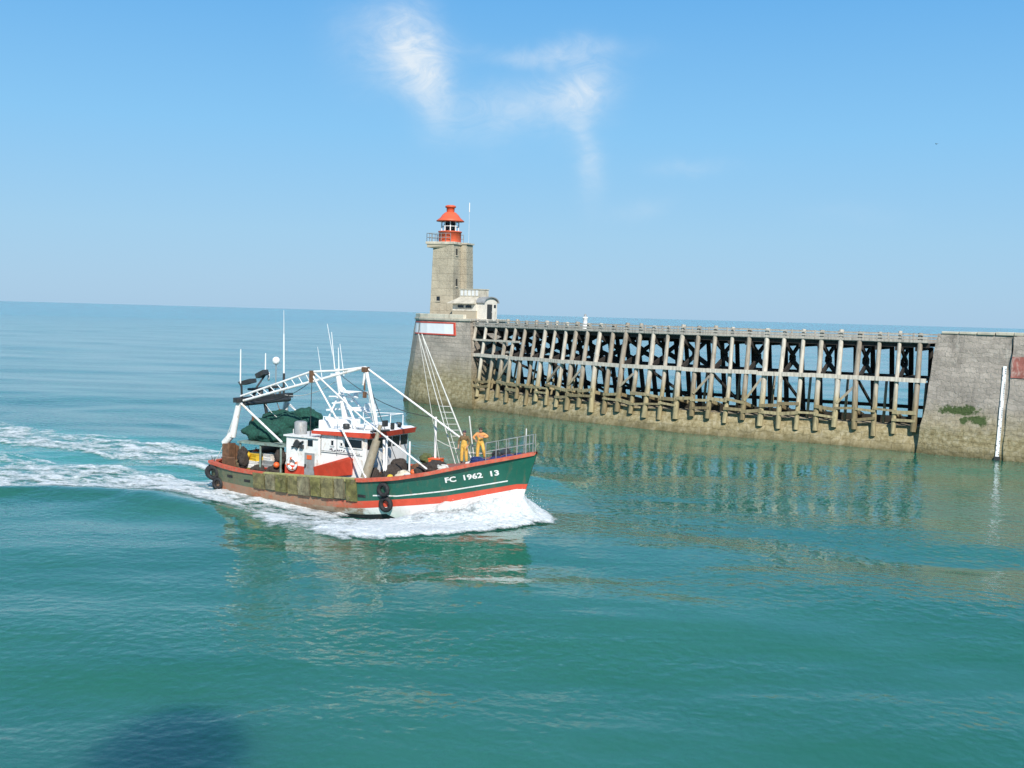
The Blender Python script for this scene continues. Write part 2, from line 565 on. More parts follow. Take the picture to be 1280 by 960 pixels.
def water_z(x, y):
    r = np.sqrt(x * x + y * y)
    z = np.zeros_like(x)
    amp = 0.45 + 1.0 * vnoise(x / 26.0 + 3, y / 34.0, 5)
    for kx, ky, a, p, l in WAVES:
        fade = np.clip(1.6 - r / (l * 26.0), 0, 1)
        z += a * np.sin(kx * x + ky * y + p + 1.5 * vnoise(x / (3 * l), y / (3 * l), 31)) * fade
    z *= amp
    t, s = to_boat(x, y)
    near = np.exp(-((t - 8) / 40) ** 2 - (s / 28) ** 2)
    so_ = interp(t, So_t, So_s)
    # trough along the side, raised water at the bow, the diverging wave
    gap = hull_gap(t, s)
    z += -0.34 * np.exp(-((t - 9.5) / 4.6) ** 2) * np.exp(-(np.maximum(gap, 0) / 2.3) ** 2)
    z += 0.30 * np.exp(-((t - 17.2) / 1.8) ** 2) * np.exp(-(np.maximum(gap, 0) / 1.6) ** 2)
    z += (0.30 * np.exp(-((s - so_ - 0.8) / 1.5) ** 2) - 0.16 * np.exp(-((s - so_ - 4.6) / 2.2) ** 2) + 0.12 * np.exp(-((s - so_ - 9.5) / 2.6) ** 2)) * sstep(9.5, 3, t) * sstep(-34, -6, t)
    z += (0.26 * np.exp(-((-s - so_ * 1.25 - 1.0) / 1.6) ** 2) - 0.12 * np.exp(-((-s - so_ * 1.25 - 4.8) / 2.2) ** 2)) * sstep(19, 12, t) * sstep(-40, -8, t)
    wk = sstep(1, -2, t) * sstep(-40, -12, t) * np.exp(-(s / 7.0) ** 2)
    z += wk * (0.16 * np.sin(0.55 * t + 0.2 * s) + 0.30 * (fbm(t * 0.5, s * 0.6, 41, 3) - 0.5))
    return z


def foam_amount(t, s):
    """0..1: how much white water lies at boat coordinates t (ahead of the stern), s (to starboard)"""
    so_ = interp(t, So_t, So_s)
    gap = hull_gap(t, s)
    edge = so_ * (1 + 0.16 * (fbm(t * 0.35, s * 0.1, 3, 3) - 0.5) * 2)
    star = sstep(edge + 0.5, edge - 1.3, s) * (s > 0)
    lvl = interp(t, [-45, -28, -14, -5, 0, 6, 10, 14, 17, 19.2], [0.50, 0.70, 0.79, 0.97, 1.0, 0.88, 0.92, 1.25, 1.6, 1.5])
    # paler near the hull and the outer lip
    rel = np.clip(s / np.maximum(edge, 0.1), 0, 1)
    lvl2 = lvl * (0.80 + 0.25 * np.exp(-((rel - 0.85) / 0.2) ** 2) + 0.22 * np.exp(-(np.maximum(gap, 0) / 1.0) ** 2))
    f = star * lvl2
    # port side: a narrower band, standing away from the hull astern
    inner = interp(t, [-45, -20, -6, -2, 2, 17.5], [3.0, 3.4, 2.9, 1.5, 2.4, -0.8])
    outer = interp(t, [-45, -26, -12, -3, 4, 12, 17, 18.7, 19.8], [13, 11.4, 10.8, 7.4, 6.0, 5.2, 3.9, 2.2, 0.0])
    port = sstep(-outer - 0.5, -outer + 1.6, s) * sstep(-inner + 0.6, -inner - 1.2, s) * (s < 0)
    lp = interp(t, [-45, -26, -12, -3, 4, 10, 15, 18, 19.2], [0.48, 0.66, 0.75, 0.80, 0.6, 0.6, 0.85, 1.1, 1.15])
    f = np.maximum(f, port * lp)
    wash = np.exp(-((t + 1.0) / 2.6) ** 2) * sstep(3.8, 2.0, np.abs(s))
    f = np.maximum(f, wash * 0.95 * (t < 0.5))
    f = np.maximum(f, 1.05 * (gap < 0.45) * sstep(4, 9, t))
    f = f * (1 - 0.95 * sstep(9.0, 10.0, t) * sstep(13.0, 12.2, t) * sstep(1.0, 0.5, gap))
    f = f * (t > -45)
    return f


def build_water():
    rings = [2.0, 4.0, 7.0, 11.0]
    r = 15.0
    while r < 190: rings.append(r); r *= 1.0055
    while r < 700: rings.append(r); r *= 1.018
    while r < 60000: rings.append(r); r *= 1.09
    rings = np.array(rings)
    # angle measured from +Y
    front = np.arange(-31, 31.01, 0.135)
    rest = np.arange(34, 326.1, 4.0)
    ang = np.radians(np.concatenate([front, rest]))
    n, k = len(ang), len(rings)
    rr, aa = np.meshgrid(rings, ang, indexing='ij')
    x, y = rr * np.sin(aa), rr * np.cos(aa)
    z = water_z(x, y)
    co = np.stack([x, y, z], -1).reshape(-1, 3)
    i = np.arange(k - 1)[:, None]; j = np.arange(n)[None, :]
    a = i * n + j; b = i * n + (j + 1) % n
    faces = np.stack([a, a + n, b + n, b], -1).reshape(-1, 4)
    me = bpy.data.meshes.new('water')
    me.vertices.add(len(co)); me.vertices.foreach_set('co', co.ravel())
    me.loops.add(faces.size); me.loops.foreach_set('vertex_index', faces.ravel().astype(np.int32))
    me.polygons.add(len(faces))
    me.polygons.foreach_set('loop_start', np.arange(0, faces.size, 4, dtype=np.int32))
    me.polygons.foreach_set('loop_total', np.full(len(faces), 4, dtype=np.int32))
    me.polygons.foreach_set('use_smooth', np.ones(len(faces), dtype=bool))
    me.update(calc_edges=True)
    # milky, air-filled water of the wake: a property of the water itself
    t, s = to_boat(co[:, 0], co[:, 1])
    mk = np.zeros(len(co))
    sel = (np.abs(s) < 24) & (t > -60) & (t < 21)
    tt, ss = t[sel], s[sel]
    so_ = interp(tt, So_t, So_s)
    v = sstep(so_ + 1.5, so_ - 1.5, ss) * sstep(-13.5, -9.5, ss) * sstep(-60, -20, tt) * sstep(19, 16, tt)
    v = v * np.where((ss < 0), sstep(2, -4, tt) + 0.3, 1.0)
    mk[sel] = np.clip(v, 0, 1)
    at = me.attributes.new('milky', 'FLOAT', 'POINT')
    at.data.foreach_set('value', mk.astype(np.float32))
    o = link_mesh('water', me)
    tag(o, kind='structure')
    m, tn = material('sea_water')
    geo = tn.n('ShaderNodeNewGeometry').outputs['Position']
    att = tn.n('ShaderNodeAttribute', attribute_name='milky').outputs['Fac']
    big = tn.noise(tn.mapping(geo, (0.05, 0.075, 1)), 1.0, 4, 0.55)
    body = tn.ramp(big, [(0.30, (0.016, 0.120, 0.079)), (0.70, (0.029, 0.156, 0.101))])
    body = tn.mix(tn.math('MULTIPLY', att, 0.88), body, (0.060, 0.28, 0.215))
    # ripples; wind roughens some patches and leaves others smooth
    patch = tn.ramp(tn.noise(tn.mapping(geo, (0.030, 0.085, 1), (0, 0, R(-12))), 1.0, 5, 0.6, 0.3), [(0.40, 0.0), (0.66, 1.0)])
    n1 = tn.noise(tn.mapping(geo, (0.75, 0.85, 1), (0, 0, R(-10))), 1.0, 3, 0.5)
    n2 = tn.noise(tn.mapping(geo, (2.5, 2.1, 1), (0, 0, R(12))), 1.0, 1.5, 0.5)
    n3 = tn.noise(tn.mapping(geo, (8.0, 6.5, 1), (0, 0, R(5))), 1.0, 3, 0.5)
    h = tn.math('ADD', tn.math('MULTIPLY', n1, 0.042), tn.math('ADD', tn.math('MULTIPLY', n2, 0.088), tn.math('MULTIPLY', n3, 0.009)))
    h = tn.math('MULTIPLY', h, tn.math('ADD', tn.math('MULTIPLY', patch, 0.95), 0.28))
    bump = tn.n('ShaderNodeBump', ins={'Height': h, 'Distance': 1.0, 'Strength': 0.62})
    # outside the harbour the wind-roughened open sea is matter than the sheltered water inside
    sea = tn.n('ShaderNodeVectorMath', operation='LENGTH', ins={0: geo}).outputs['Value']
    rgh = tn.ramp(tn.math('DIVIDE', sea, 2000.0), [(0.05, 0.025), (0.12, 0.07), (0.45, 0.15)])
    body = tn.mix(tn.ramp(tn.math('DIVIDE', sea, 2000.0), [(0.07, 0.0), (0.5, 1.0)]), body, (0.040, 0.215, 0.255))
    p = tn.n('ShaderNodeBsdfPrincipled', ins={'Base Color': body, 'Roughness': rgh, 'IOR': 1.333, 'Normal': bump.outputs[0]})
    p.subsurface_method = 'BURLEY'
    p.inputs['Subsurface Weight'].default_value = 1.0
    p.inputs['Subsurface Radius'].default_value = (2.2, 5.0, 4.2)
    p.inputs['Subsurface Scale'].default_value = 1.0
    tn.n('ShaderNodeOutputMaterial', ins={'Surface': p.outputs[0]})
    me.materials.append(m)
    return o


water = build_water()


BANGLE = math.atan2(BEX[1], BEX[0])


def build_foam():
    step = 0.085
    ts = np.arange(-45, 20.2, step * 1.15); ss = np.arange(-14, 12, step)
    T, S = np.meshgrid(ts, ss, indexing='ij')
    f = foam_amount(T, S)
    gap = hull_gap(T, S)
    lace = fbm(T * 0.62 + 2, S * 1.25, 8, 5, 0.62)
    lace2 = 1 - np.abs(2 * fbm(T * 0.9, S * 1.5, 19, 4, 0.55) - 1)          # thin strings of foam
    tex = 0.62 * lace + 0.38 * lace2
    tex = (tex - tex.mean()) / tex.std()
    val = (f - 0.64) * 4.2 + tex * 0.8
    val = np.where(f < 0.04, -9, val)
    # piled-up water at the bow
    lump = fbm(T * 1.1, S * 1.1, 23, 5, 0.6)
    Hh = interp(T, [6, 9, 11, 12.6, 13.5, 15, 16.5, 17.6, 18.3, 19.0, 19.9], [0.0, 0.08, 0.08, 0.12, 0.46, 0.78, 1.08, 1.35, 1.25, 0.75, 0.0])
    g = np.maximum(gap, 0)
    h = Hh * (0.75 * np.exp(-(g / 0.75) ** 1.4) + 0.42 * np.exp(-((g - 1.5) / 1.3) ** 2) * sstep(19, 16, T)) * (0.40 + 1.2 * lump)
    h = h + 0.05 + np.clip(val, 0, 3) * 0.035 + 0.20 * np.clip(f - 0.55, 0, 0.6) * (lump - 0.35)
    X = BO[0] + T * BEX[0] + S * BES[0]; Y = BO[1] + T * BEX[1] + S * BES[1]
    Z = water_z(X, Y) + np.maximum(h, 0.02)
    # frayed rim: let the rim sink to the water
    Z = Z - 0.012 * np.clip(-val, 0, 1)
    ok = (val > -1.9) & (gap > -0.30)
    cell = ok[:-1, :-1] & ok[1:, :-1] & ok[:-1, 1:] & ok[1:, 1:]
    I, J = np.nonzero(cell)
    nj = len(ss)
    a = I * nj + J
    faces = np.stack([a, a + nj, a + nj + 1, a + 1], -1)
    used, inv = np.unique(faces.ravel(), return_inverse=True)
    co = np.stack([X, Y, Z], -1).reshape(-1, 3)[used]
    faces = inv.reshape(-1, 4)
    cov = val.reshape(-1)[used]
    verts = co.tolist(); fl = faces.tolist()
    mb = MB(); mb.v = [tuple(v) for v in verts]; mb.f = [tuple(q) for q in fl]; mb.m = [0] * len(fl); mb.s = [True] * len(fl)
    rnd = random.Random(4)
    for _ in range(420):                                                   # flying drops round the stem
        t_ = 18.9 - abs(rnd.gauss(0, 1.9)); s_ = rnd.choice((1, 1, -1)) * (interp(t_, hw_t, hw_b) + abs(rnd.gauss(0.35, 0.75)))
        hh = interp(t_, [10, 13, 16, 18, 19], [0.1, 0.45, 1.0, 1.35, 0.6]) * rnd.uniform(0.5, 1.2)
        x = BO[0] + t_ * BEX[0] + s_ * BES[0]; y = BO[1] + t_ * BEX[1] + s_ * BES[1]
        q = rnd.uniform(0.006, 0.026)
        mb.add([(x + q, y, hh), (x - q, y, hh), (x, y + q, hh), (x, y - q, hh), (x, y, hh + q), (x, y, hh - q)],
               [(0, 2, 4), (2, 1, 4), (1, 3, 4), (3, 0, 4), (2, 0, 5), (1, 2, 5), (3, 1, 5), (0, 3, 5)], 0, True)
    m, tn = material('sea_foam')
    geo = tn.n('ShaderNodeNewGeometry').outputs['Position']
    cover = tn.n('ShaderNodeAttribute', attribute_name='cover').outputs['Fac']
    n = tn.noise(geo, 5.0, 6, 0.7)
    col = tn.ramp(n, [(0.32, (0.52, 0.62, 0.63)), (0.50, (0.76, 0.80, 0.80)), (0.68, (0.90, 0.91, 0.91))])
    # thin foam is a lace of bubbles with water between
    fine = tn.noise(tn.mapping(geo, (3.2, 4.6, 4), (0, 0, BANGLE)), 1.0, 7, 0.72, 0.6)
    al = tn.math('ADD', tn.math('MULTIPLY', cover, 0.32), tn.math('MULTIPLY', tn.math('SUBTRACT', fine, 0.5), 2.3))
    al = tn.ramp(tn.math('ADD', al, 0.42), [(0.12, 0.0), (1.05, 1.0)])
    p = finish(tn, col, 0.75, tn.noise(geo, 6.0, 6, 0.7), 0.16, 1.0, Alpha=al)
    o = mb.build('wake_foam', m)
    at = o.data.attributes.new('cover', 'FLOAT', 'POINT')
    cv = np.full(len(o.data.vertices), 4.0, dtype=np.float32); cv[:len(cov)] = cov
    at.data.foreach_set('value', cv)
    tag(o, 'white foam of the bow wave and wake spreading from the fishing boat', 'foam', kind='stuff')


build_foam()

# ------------------------------------------------------------------ the jetty, its head and the stone quay
TOE = [(-6.1, 117.3), (-4.14, 115.2), (-3.28, 114.5), (0.88, 109.32), (4.69, 104.58), (8.23, 101.2), (11.54, 98.2), (14.84, 95.95), (18.03, 94.1), (21.09, 92.37),
       (24.05, 90.74), (26.91, 89.17), (29.67, 87.65), (32.34, 86.18)]


class Path:
    def __init__(self, pts):
        self.p = [Vector(q) for q in pts]
        self.l = [0.0]
        for a, b in zip(self.p, self.p[1:]): self.l.append(self.l[-1] + (b - a).length)
        self.L = self.l[-1]

    def raw(self, s):
        s = min(max(s, -3.0), self.L + 3.0)
        i = 0
        while i < len(self.p) - 2 and self.l[i + 1] < s: i += 1
        f = (s - self.l[i]) / (self.l[i + 1] - self.l[i])
        return self.p[i] + (self.p[i + 1] - self.p[i]) * f

    def at(self, s, off=0.0):
        """point at arc length s, `off` metres inwards (away from the channel)"""
        c = (self.raw(s - 1.5) + self.raw(s) * 2 + self.raw(s + 1.5)) / 4
        d = (self.raw(s + 2.0) - self.raw(s - 2.0)).normalized()
        nrm = Vector((-d.y, d.x))
        if nrm.y < 0: nrm = -nrm
        return c + nrm * off


PT = Path(TOE)


def P3(s, off, z):
    q = PT.at(s, off)
    return Vector((q.x, q.y, z))


def wood(name, low, high, dark=0.0):
    """weathered timber: silver grey above the tide, slimy olive below"""
    m, t = material(name)
    pos = t.n('ShaderNodeNewGeometry').outputs['Position']
    z = t.n('ShaderNodeSeparateXYZ', ins={0: pos}).outputs[2]
    zz = t.math('ADD', z, t.math('MULTIPLY', t.math('SUBTRACT', t.noise(pos, 0.9, 4, 0.6), 0.5), 2.6))
    grain = t.noise(t.mapping(pos, (3.0, 3.0, 0.35)), 2.0, 6, 0.65)
    hi = t.ramp(grain, [(0.28, tuple(c * 0.45 for c in high)), (0.5, high), (0.75, tuple(min(0.8, c * 1.35) for c in high))])
    lo = t.ramp(grain, [(0.28, tuple(c * 0.5 for c in low)), (0.7, tuple(c * 1.25 for c in low))])
    c = t.mix(t.ramp(t.math('DIVIDE', zz, 10.0), [(0.30, 0.0), (0.50, 1.0)]), lo, hi)
    rnd_ = t.n('ShaderNodeObjectInfo').outputs['Random']                # every timber has weathered its own way
    c = t.mix(1.0, c, t.ramp(rnd_, [(0.0, (0.62, 0.57, 0.52)), (0.5, (0.95, 0.93, 0.90)), (1.0, (1.18, 1.18, 1.18))]), 'MULTIPLY')
    finish(t, c, 0.85, grain, 0.03, 1.0)
    return m


M['timber'] = wood('weathered_timber', (0.37, 0.31, 0.175), (0.50, 0.455, 0.385))
M['timber_dark'] = wood('dark_timber', (0.040, 0.036, 0.026), (0.034, 0.029, 0.026))  # near-black timber of the back rows, ties and deck beams
M['timber_mid'] = wood('brown_timber', (0.36, 0.30, 0.17), (0.30, 0.27, 0.23))
M['plank'] = wood('grey_planking', (0.46, 0.43, 0.37), (0.50, 0.48, 0.44))
M['quay_stone'] = masonry('quay_stone', (0.385, 0.335, 0.285), True, 0.38, 0.80, (0.46, 0.42, 0.34), (1.6, 4.2), 0.03, 0.75, patch=[(2.95, 3.55, 1.75, 0.42), (4.5, 2.9, 0.9, 0.4), (3.5, 2.75, 0.35, 0.4)], contrast=0.75)
M['head_stone'] = masonry('jetty_head_stone', (0.43, 0.37, 0.305), True, 0.45, 1.5, (0.44, 0.40, 0.34), (2.6, 5.6), 0.02, 0.28, contrast=0.5)
M['footing_stone'] = masonry('footing_stone', (0.38, 0.325, 0.225), True, 0.6, 1.6, (0.36, 0.30, 0.20), (2.4, 5.0), 0.02, 0.6, contrast=0.4)
M['render'] = masonry('tower_render', (0.445, 0.39, 0.29), False, 0.85, 2.2, (0.452, 0.396, 0.296), (0, 0.1), 0.008, 0.1, contrast=0.09)
M['coping'] = simple('pale_coping', (0.56, 0.51, 0.41), 0.85, 0.25, 1.2, (0.25, 0.2, 0.15), 0.2, bump=0.02)

jetty = empty('wooden_jetty', P3(PT.L / 2, 3, 0))
tag(jetty, 'long curved timber trestle jetty on grey piles between lighthouse and stone quay', 'jetty')
JO = jetty.location.copy()


def jb(mb, name, mats, **k):
    o = mb.build(name, mats, None, **k)
    o.parent = jetty
    o.matrix_parent_inverse = Matrix.Translation(-JO)
    return o


# stone footing
ss_ = np.linspace(-1.0, PT.L + 0.5, 48)
bot = [PT.at(s, -0.15) for s in ss_] + [PT.at(s, 10.2) for s in reversed(ss_)]
top = [PT.at(s, 1.25) for s in ss_] + [PT.at(s, 8.8) for s in reversed(ss_)]
o = uv_strip('stone_footing', bot, top, -1.0, 1.95, M['footing_stone'], None, 5, True, True, jitter=0.10)
o.parent = jetty; o.matrix_parent_inverse = Matrix.Translation(-JO)

NB = 32
rj = random.Random(21)
bents = [1.2 + i * (PT.L - 1.9) / (NB - 1) for i in range(NB)]
Z_RAIL, Z_DECK = 9.38, 8.62


def foff(z): return 0.72 + (z - 1.2) * 0.150         # how far in the front piles stand at height z
def boff(z): return 9.2 - (z - 1.2) * 0.22           # back piles


for i, s in enumerate(bents):
    j = rj.uniform(-0.09, 0.09)
    # front pile: pale, reaching up through the railing
    zb, zt = rj.uniform(0.95, 1.55), Z_RAIL + rj.uniform(-0.05, 0.16)
    r0 = rj.uniform(0.19, 0.28)
    mb = MB(); mb.tube([P3(s - j * 0.6, foff(zb), zb), P3(s + j, foff(4.5) + rj.uniform(-.10, .10), rj.uniform(4.0, 6.0)), P3(s + j * 0.3, foff(zt), zt)], r0, 7, 0, r0 * 0.80)
    jb(mb, 'front_pile', M['timber'])
    mb = MB(); mb.tube([P3(s, boff(1.4), 1.4), P3(s + j, boff(Z_DECK - 0.45), Z_DECK - 0.45)], 0.24, 7, 0, 0.21)
    jb(mb, 'back_pile', M['timber_dark'])
    # ties across the jetty
    mb = MB(); mb.bar(P3(s + 0.24, foff(5.55) - 0.1, 5.62), P3(s + 0.24, boff(5.6) + 0.1, 5.62), 0.16, 0.26, m=0)
    jb(mb, 'cross_tie', M['timber_dark'])
    mb = MB(); mb.bar(P3(s - 0.22, foff(8.0) - 0.05, 8.12), P3(s - 0.22, boff(8.0) + 0.2, 8.12), 0.2, 0.34)
    jb(mb, 'cross_beam', M['timber_dark'])
    if i % 2 == 0:
        mb = MB(); mb.bar(P3(s + 0.2, foff(8.1), 8.1), P3(s + 0.2, 4.6, 6.9), 0.18, 0.36); mb.bar(P3(s + 0.2, 4.6, 6.9), P3(s + 0.2, foff(5.8), 5.75), 0.2, 0.40)
        jb(mb, 'knee_brace', M['timber_dark'])
        mb = MB(); mb.bar(P3(s - 0.2, boff(8.1), 8.1), P3(s - 0.2, 4.6, 6.9), 0.18, 0.36); mb.bar(P3(s - 0.2, 4.6, 6.9), P3(s - 0.2, boff(5.8), 5.75), 0.2, 0.40)
        jb(mb, 'knee_brace', M['timber_dark'])
        if i % 4 == 0:
            mb = MB(); mb.bar(P3(s + 0.16, foff(5.3), 5.3), P3(s + 0.16, boff(2.6), 2.4), 0.15, 0.24)
            jb(mb, 'diagonal_brace', M['timber_dark'])
    if i % 2 == 0:
        mb = MB(); mb.bar(P3(s, foff(3.0) - 0.2, 3.02), P3(s, foff(3.0) + 3.3, 2.35), 0.24, 0.3)
        jb(mb, 'low_strut', M['timber_mid'])
    else:
        mb = MB(); mb.tube([P3(s + 0.5, foff(2.0) + 1.4, 1.7), P3(s + 0.5, foff(4.8) + 1.7, 5.4)], 0.13, 6, 0, 0.11)
        jb(mb, 'stub_pile', M['timber_mid'])


def run(name, mat, off, z, wd, ht, s0=0.0, s1=None, n=24, sag=0.0):
    s1 = PT.L if s1 is None else s1
    mb = MB()
    ss = np.linspace(s0, s1, n + 1)
    for a, b in zip(ss, ss[1:]):
        dz = rj.uniform(-sag, sag); dz2 = rj.uniform(-sag, sag)
        mb.bar(P3(a - 0.02, off, z + dz), P3(b + 0.02, off, z + dz2), wd, ht)
    return jb(mb, name, mat)


run('waler', M['timber'], foff(5.6) - 0.30, 5.62, 0.22, 0.34, sag=0.05, n=22)
run('waler', M['timber_dark'], boff(5.6) + 0.3, 5.55, 0.2, 0.36)
run('waler', M['timber'], foff(7.2) - 0.29, 7.25, 0.16, 0.20, 0.0, 8.6, n=5, sag=0.02)
for i in range(NB - 1):                                        # short slimy rails between the pile feet, all uneven
    for (z, off, p_) in ((3.05, foff(3.05) - 0.24, 0.9), (2.35, foff(2.3) - 0.2, 0.62)):
        if rj.random() > p_: continue
        mb = MB(); mb.bar(P3(bents[i] - 0.12, off, z + rj.uniform(-0.22, 0.22)), P3(bents[i + 1] + 0.12, off, z + rj.uniform(-0.22, 0.22)), 0.18, rj.uniform(0.16, 0.30))
        jb(mb, 'foot_rail', M['timber_mid'])
for i in (3, 8, 10, 14, 19, 22, 27):
    mb = MB(); mb.bar(P3(bents[i] + 0.1, foff(3.4) - 0.26, 3.3 + rj.uniform(-.3, .5)), P3(bents[i + 1] - 0.1, foff(5.3) - 0.26, 5.2 + rj.uniform(-.3, .2)), 0.14, 0.2)
    jb(mb, 'raking_brace', M['timber_mid'])
run('waler', M['timber_dark'], 3.4, 2.25, 0.3, 0.55)  # no real waler: dark beam added for the shade behind the foot rails
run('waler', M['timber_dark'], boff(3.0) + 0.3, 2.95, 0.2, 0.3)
run('deck_beam', M['timber_dark'], foff(8.4) + 0.28, 8.42, 0.26, 0.34)
run('deck_beam', M['timber_dark'], boff(8.3) - 0.2, 8.42, 0.26, 0.34)
# plank deck
mb = MB()
sd_ = np.arange(0, PT.L - 0.02, 0.30)
for a in sd_:
    q0, q1 = P3(a + 0.145, foff(8.6) - 0.12, Z_DECK + rj.uniform(-.006, .006)), P3(a + 0.145, boff(8.6) + 0.15, Z_DECK)
    mb.bar(q0, q1, 0.27, 0.07)
jb(mb, 'deck', M['plank'])
for off, nm in ((foff(9.0) - 0.26, 'railing'), (boff(8.6) - 0.05, 'railing')):
    mb = MB()
    ss = np.linspace(0, PT.L, 25)
    for a, b in zip(ss, ss[1:]):
        for z, ht in ((Z_DECK + 0.14, 0.20), (Z_DECK + 0.40, 0.15), (Z_DECK + 0.66, 0.11)):
            mb.bar(P3(a - 0.01, off, z + rj.uniform(-.015, .015)), P3(b + 0.01, off, z + rj.uniform(-.015, .015)), 0.06, ht)
        if off > 3:
            mb.bar(P3(a, off, Z_DECK), P3(a, off, Z_DECK + 0.75), 0.12, 0.12, upv=(1, 0, 0))
    jb(mb, nm, M['plank'])

# small white beacon box on the deck
q = P3(17.1, 2.6, Z_DECK + 0.035)
bx = empty('beacon_post', q)
mb = MB(); mb.lathe([(0.30, 0), (0.30, 0.06), (0.24, 0.10), (0.22, 1.15), (0.27, 1.2), (0.27, 1.28), (0.1, 1.34)], n=14); mb.build('post', M['white_clean'], bx)
mb = MB(); mb.lathe([(0.13, 1.34), (0.13, 1.5), (0.06, 1.6), (0.0, 1.62)], n=12); mb.build('lamp', M['grey'], bx)
tag(bx, 'small white beacon post standing on the deck of the timber jetty', 'beacon')

# ---- jetty head: battered masonry block with rounded nose
head_bot = [Vector(q) for q in ((-4.14, 115.2), (-6.2, 117.05), (-8.3, 119.0), (-10.4, 121.3), (-11.6, 123.0), (-12.4, 125.4), (-12.3, 128.4), (-10.6, 131.6), (-7.0, 133.6), (-2.6, 131.6), (0.4, 127.5), (-1.6, 122.0))]
cen = sum(head_bot, Vector((0, 0))) / len(head_bot)
def inset(poly, d):
    out = []
    n = len(poly)
    for i in range(n):
        a, b, c = poly[i - 1], poly[i], poly[(i + 1) % n]
        d1, d2 = (b - a).normalized(), (c - b).normalized()
        n1, n2 = Vector((d1.y, -d1.x)), Vector((d2.y, -d2.x))
        if n1.dot(cen - b) < 0: n1, n2 = -n1, -n2
        mm = (n1 + n2).normalized()
        out.append(b + mm * d / max(0.5, mm.dot(n1)))
    return out
head = empty('jetty_head', (cen.x, cen.y, 0))
tag(head, 'stone head of the jetty with rounded nose and white sign under the lighthouse', 'pier head')
def hp(o):
    o.parent = head; o.matrix_parent_inverse = Matrix.Translation((-cen.x, -cen.y, 0)); return o
hb = inset(head_bot, -0.15)
ht_ = inset(head_bot, 1.20)
hp(uv_strip('masonry', hb, ht_, -1.0, 9.15, M['head_stone'], None, 9, True, True, jitter=0.04))
cp = inset(head_bot, 1.08)
mb = MB(); mb.prism([(p.x, p.y) for p in cp], 9.15, 9.42); hp(mb.build('coping', M['coping'], None, bevel=0.05))
pin, pout = inset(head_bot, 1.62), inset(head_bot, 1.18)
mb = MB()
for i in range(1, 6):
    a, b, c, d = pout[i], pout[i + 1], pin[i + 1], pin[i]
    mb.prism([(a.x, a.y), (b.x, b.y), (c.x, c.y), (d.x, d.y)], 9.42, 9.86 + 0.004 * i)
hp(mb.build('parapet', simple('pale_parapet', (0.74, 0.66, 0.52), 0.85, 0.15, 1.2, (0.35, 0.28, 0.2), 0.15, bump=0.02), None, bevel=0.03))

# white name board with red edges, on the face near the nose
def on_head(u, z, out=0.0):
    """point on the channel face: u metres from the corner by the timber jetty towards the nose"""
    pl = [inset(head_bot, -0.15)[k].lerp(ht_[k], (z + 1.0) / 10.15) for k in range(6)]
    l = 0
    for a, b in zip(pl, pl[1:]):
        q = (b - a).length
        if u <= l + q or b is pl[-1]:
            f = (u - l) / q
            p = a + (b - a) * f
            d = (b - a).normalized(); nn = Vector((-d.y, d.x))
            if nn.y > 0: nn = -nn
            return Vector((p.x + nn.x * out, p.y + nn.y * out, z))
        l += q
sg = empty('sign_board', on_head(6.0, 8.3))
sgo = sg.location.copy()
def sp(o): o.parent = sg; o.matrix_parent_inverse = Matrix.Translation(-sgo); return o
us = [2.5, 4.0, 5.5, 7.0, 8.4, 9.6, 10.3]
def board(z0, z1, out, mat, name, us=us):
    mb = MB()
    for a, b in zip(us, us[1:]):
        q = [on_head(a, z0, out), on_head(b, z0, out), on_head(b, z1, out), on_head(a, z1, out)]
        r_ = [on_head(a, z0, -0.25), on_head(b, z0, -0.25), on_head(b, z1, -0.25), on_head(a, z1, -0.25)]
        mb.add(q + r_, [(0, 1, 2, 3), (4, 7, 6, 5), (0, 4, 5, 1), (2, 6, 7, 3), (0, 3, 7, 4), (1, 5, 6, 2)])
    return sp(mb.build(name, mat))
board(7.72, 8.84, 0.05, M['white_clean'], 'panel')
board(8.842, 8.98, 0.08, M['red'], 'border')
board(7.58, 7.718, 0.08, M['red'], 'border')
board(7.58, 8.98, 0.075, M['red'], 'border', us=[2.22, 2.498])
tag(sg, 'long white board edged in red near the top of the jetty head', 'sign')

# ---- lighthouse
def lh_frame(root, rz):
    return Matrix.Rotation(rz, 3, 'Z')


LHP = Vector((-7.75, 128.2, 9.42))
lh = empty('lighthouse', LHP, R(-25.0))          # local -y looks towards the channel, +x towards the land
tag(lh, 'square sand coloured lighthouse tower with red lantern on the jetty head', 'lighthouse')
HB, HT = 1.52, 1.33
ZT = 8.45
def uvbox(name, b, t, z0, z1, mat, parent, levels=4):
    return uv_strip(name, [Vector(q) for q in b], [Vector(q) for q in t], z0, z1, mat, parent, levels, True, True, jitter=0.0)
uvbox('tower', [(-HB, -HB), (HB, -HB), (HB, HB), (-HB, HB)], [(-HT, -HT), (HT, -HT), (HT, HT), (-HT, HT)], -0.3, ZT, M['render'], lh)
# stair turret on the landward rear corner
uvbox('stair_turret', [(HB - 0.6, 0.55), (HB + 0.75, 0.55), (HB + 0.75, 2.2), (HB - 0.6, 2.2)], [(HT - 0.6, 0.5), (HT + 0.7, 0.5), (HT + 0.7, 2.1), (HT - 0.6, 2.1)], -0.3, ZT + 0.1, M['render'], lh)
mb = MB(); mb.prism([(HT - 0.7, 0.4), (HT + 0.85, 0.4), (HT + 0.85, 2.2), (HT - 0.7, 2.2)], ZT + 0.1, ZT + 0.28); mb.build('turret_cap', M['coping'], lh)
